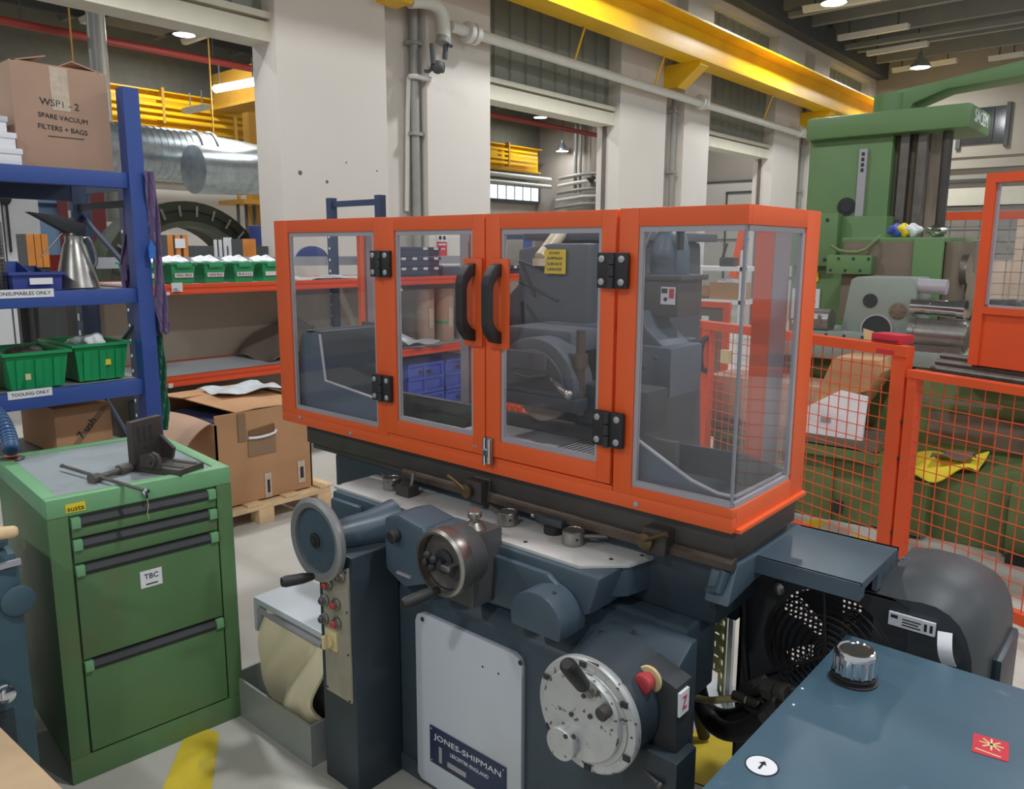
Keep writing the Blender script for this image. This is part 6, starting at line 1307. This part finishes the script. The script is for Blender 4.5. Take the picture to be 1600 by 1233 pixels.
B().cyl((p[0]-.55, 8.95, pA[2]+.08), (p[0]-.2, 8.95, pA[2]+.08), .08, n=20).end('roll_tube', CARD, t)
t = thing('bench_vice', 'small dark vice with lever on the upper shelf of the white rack', 'vice', (p[0], 9, zz)); z9 = (-4.497, 9.000, 1.405)[2]
B().box(p[0]-.1, p[0]+.08, 8.9, 9.05, z9, z9+.11, .01).cyl((p[0]-.1, 8.95, z9+.05), (p[0]-.02, 8.93, z9+.28), .015).end('vice_body', GUN, t)
om = thing('mesh_guard', 'orange framed brown mesh guard below the white rack shelf', 'machine guard', (-3.9, 8, 0))
pa, pb_ = (-3.984, 7.500, 1.074), (-3.575, 7.500, 1.106)
B().box(pa[0]-.8, pb_[0], 7.48, 7.52, pa[2]-.06, pa[2]).box(pb_[0]-.07, pb_[0], 7.48, 7.52, 0, pa[2]-.06).box(pa[0]-.8, pa[0]-.73, 7.48, 7.52, 0, pa[2]-.06).end('frame', ORANGE2, om)
B().box(pa[0]+.05, pb_[0]-.07, 7.5, 7.515, .1, pa[2]-.06).end('brown_board', BOREBR, om)
B().box(pa[0]+.1, pa[0]+.18, 7.485, 7.5, pa[2]-.32, pa[2]-.15).end('label', LABEL, om)
b = B(); x = pa[0]-.73
while x < pa[0]+.05: b.cyl((x, 7.5, .1), (x, 7.5, pa[2]-.06), .005, n=4); x += .06
z = .1
while z < pa[2]-.06: b.cyl((pa[0]-.73, 7.5, z), (pa[0]+.05, 7.5, z), .005, n=4); z += .06
b.end('wire_mesh', GPIPE, om)
dr = struct(B().box(-7.0, -6.94, 12.2, 13.1, 0, 2.05).end('door_3', WALLW2)); B().box(-6.94, -6.92, 12.3, 13.0, .2, 1.95).end('panel', mat('door_tan', '#b9aca0', .6), dr)
bl = thing('blue_cupboard', 'blue framed rack standing far behind the right guard pane', 'rack', (-5.5, 13.5, 0))
B().box(-5.9, -5.85, 13.5, 13.9, 0, 2.1).box(-4.9, -4.85, 13.5, 13.9, 0, 2.1).end('upright', RBLUE, bl); B().box(-5.85, -4.9, 13.5, 13.56, 1.85, 1.9).box(-5.85, -4.9, 13.5, 13.56, 1.1, 1.15).end('beam', RBLUE, bl)
B().box(-5.3, -4.92, 13.52, 13.8, .2, 1.82).end('blue_door', CRATEBLUE, bl)
og = thing('orange_brace', 'leaning orange steel brace behind the right guard pane', 'brace', (-4.4, 11, 0))
a, b_ = Vector((-4.954, 10.500, 1.387)), Vector((-4.861, 10.500, 1.916)); dd = b_-a
B().cyl(a-dd*2.2*(a.z/ (dd.z*2.2)), b_+dd*.3, .07, n=4).end('brace_bar', ORANGE2, og)
cb2 = thing('black_crate', 'black crate on a trolley beyond the far navy tray', 'crate', (-5.3, 7.3, 0))
B().box(-5.8, -5.0, 6.9, 7.6, 1.28, 1.52, .006).box(-5.82, -4.98, 6.88, 7.62, 1.51, 1.54).end('crate_body', BLACKM, cb2)
for (x, y) in ((-5.7, 7.0), (-5.1, 7.0), (-5.7, 7.5), (-5.1, 7.5)): B().box(x-.03, x+.03, y-.03, y+.03, 0, 1.28).end('leg', DSTEEL, cb2)
cd2 = thing('cardboard_box', 'cardboard box on the lower rack shelf behind the second door', 'box', (-5.5, 5.9, .73))
B().box(-5.8, -5.3, 5.72, 6.12, .734, 1.02, .005).end('carton_body', CARD, cd2); B().box(-5.299, -5.296, 5.9, 5.94, .734, 1.02).end('tape', TAPE, cd2)
t = thing('basket_stack', 'orange mesh basket on the floor behind the grinding wheel', 'basket', (-3.6, 4.3, 0))
pa = (-3.713, 4.200, 0.637); pb_ = (-3.268, 4.200, 0.441)
b = B()
for i in range(15): b.cyl((pa[0]-.2+i*.06, 4.2, pb_[2]-.1), (pa[0]-.2+i*.06, 4.2, pa[2]), .008, n=4)
for j in range(8): b.cyl((pa[0]-.2, 4.2, pa[2]-j*.05), (pa[0]+.64, 4.2, pa[2]-j*.05), .008, n=4)
b.end('wire_mesh', ORANGE2, t)
B().box(pa[0]-.22, pa[0]+.66, 4.18, 4.6, pa[2], pa[2]+.03).box(pa[0]-.22, pa[0]-.18, 4.18, 4.6, 0, pa[2]).box(pa[0]+.62, pa[0]+.66, 4.18, 4.6, 0, pa[2]).end('frame', ORANGE2, t)
o = crumple((pa[0]+.1, 4.35, pa[2]+.06), .1, 'purple_bag', 'purple plastic bag on top of the orange mesh basket', mat('purple_plastic', '#7a5fb0', .4), 'bag', (2, 1, .5))
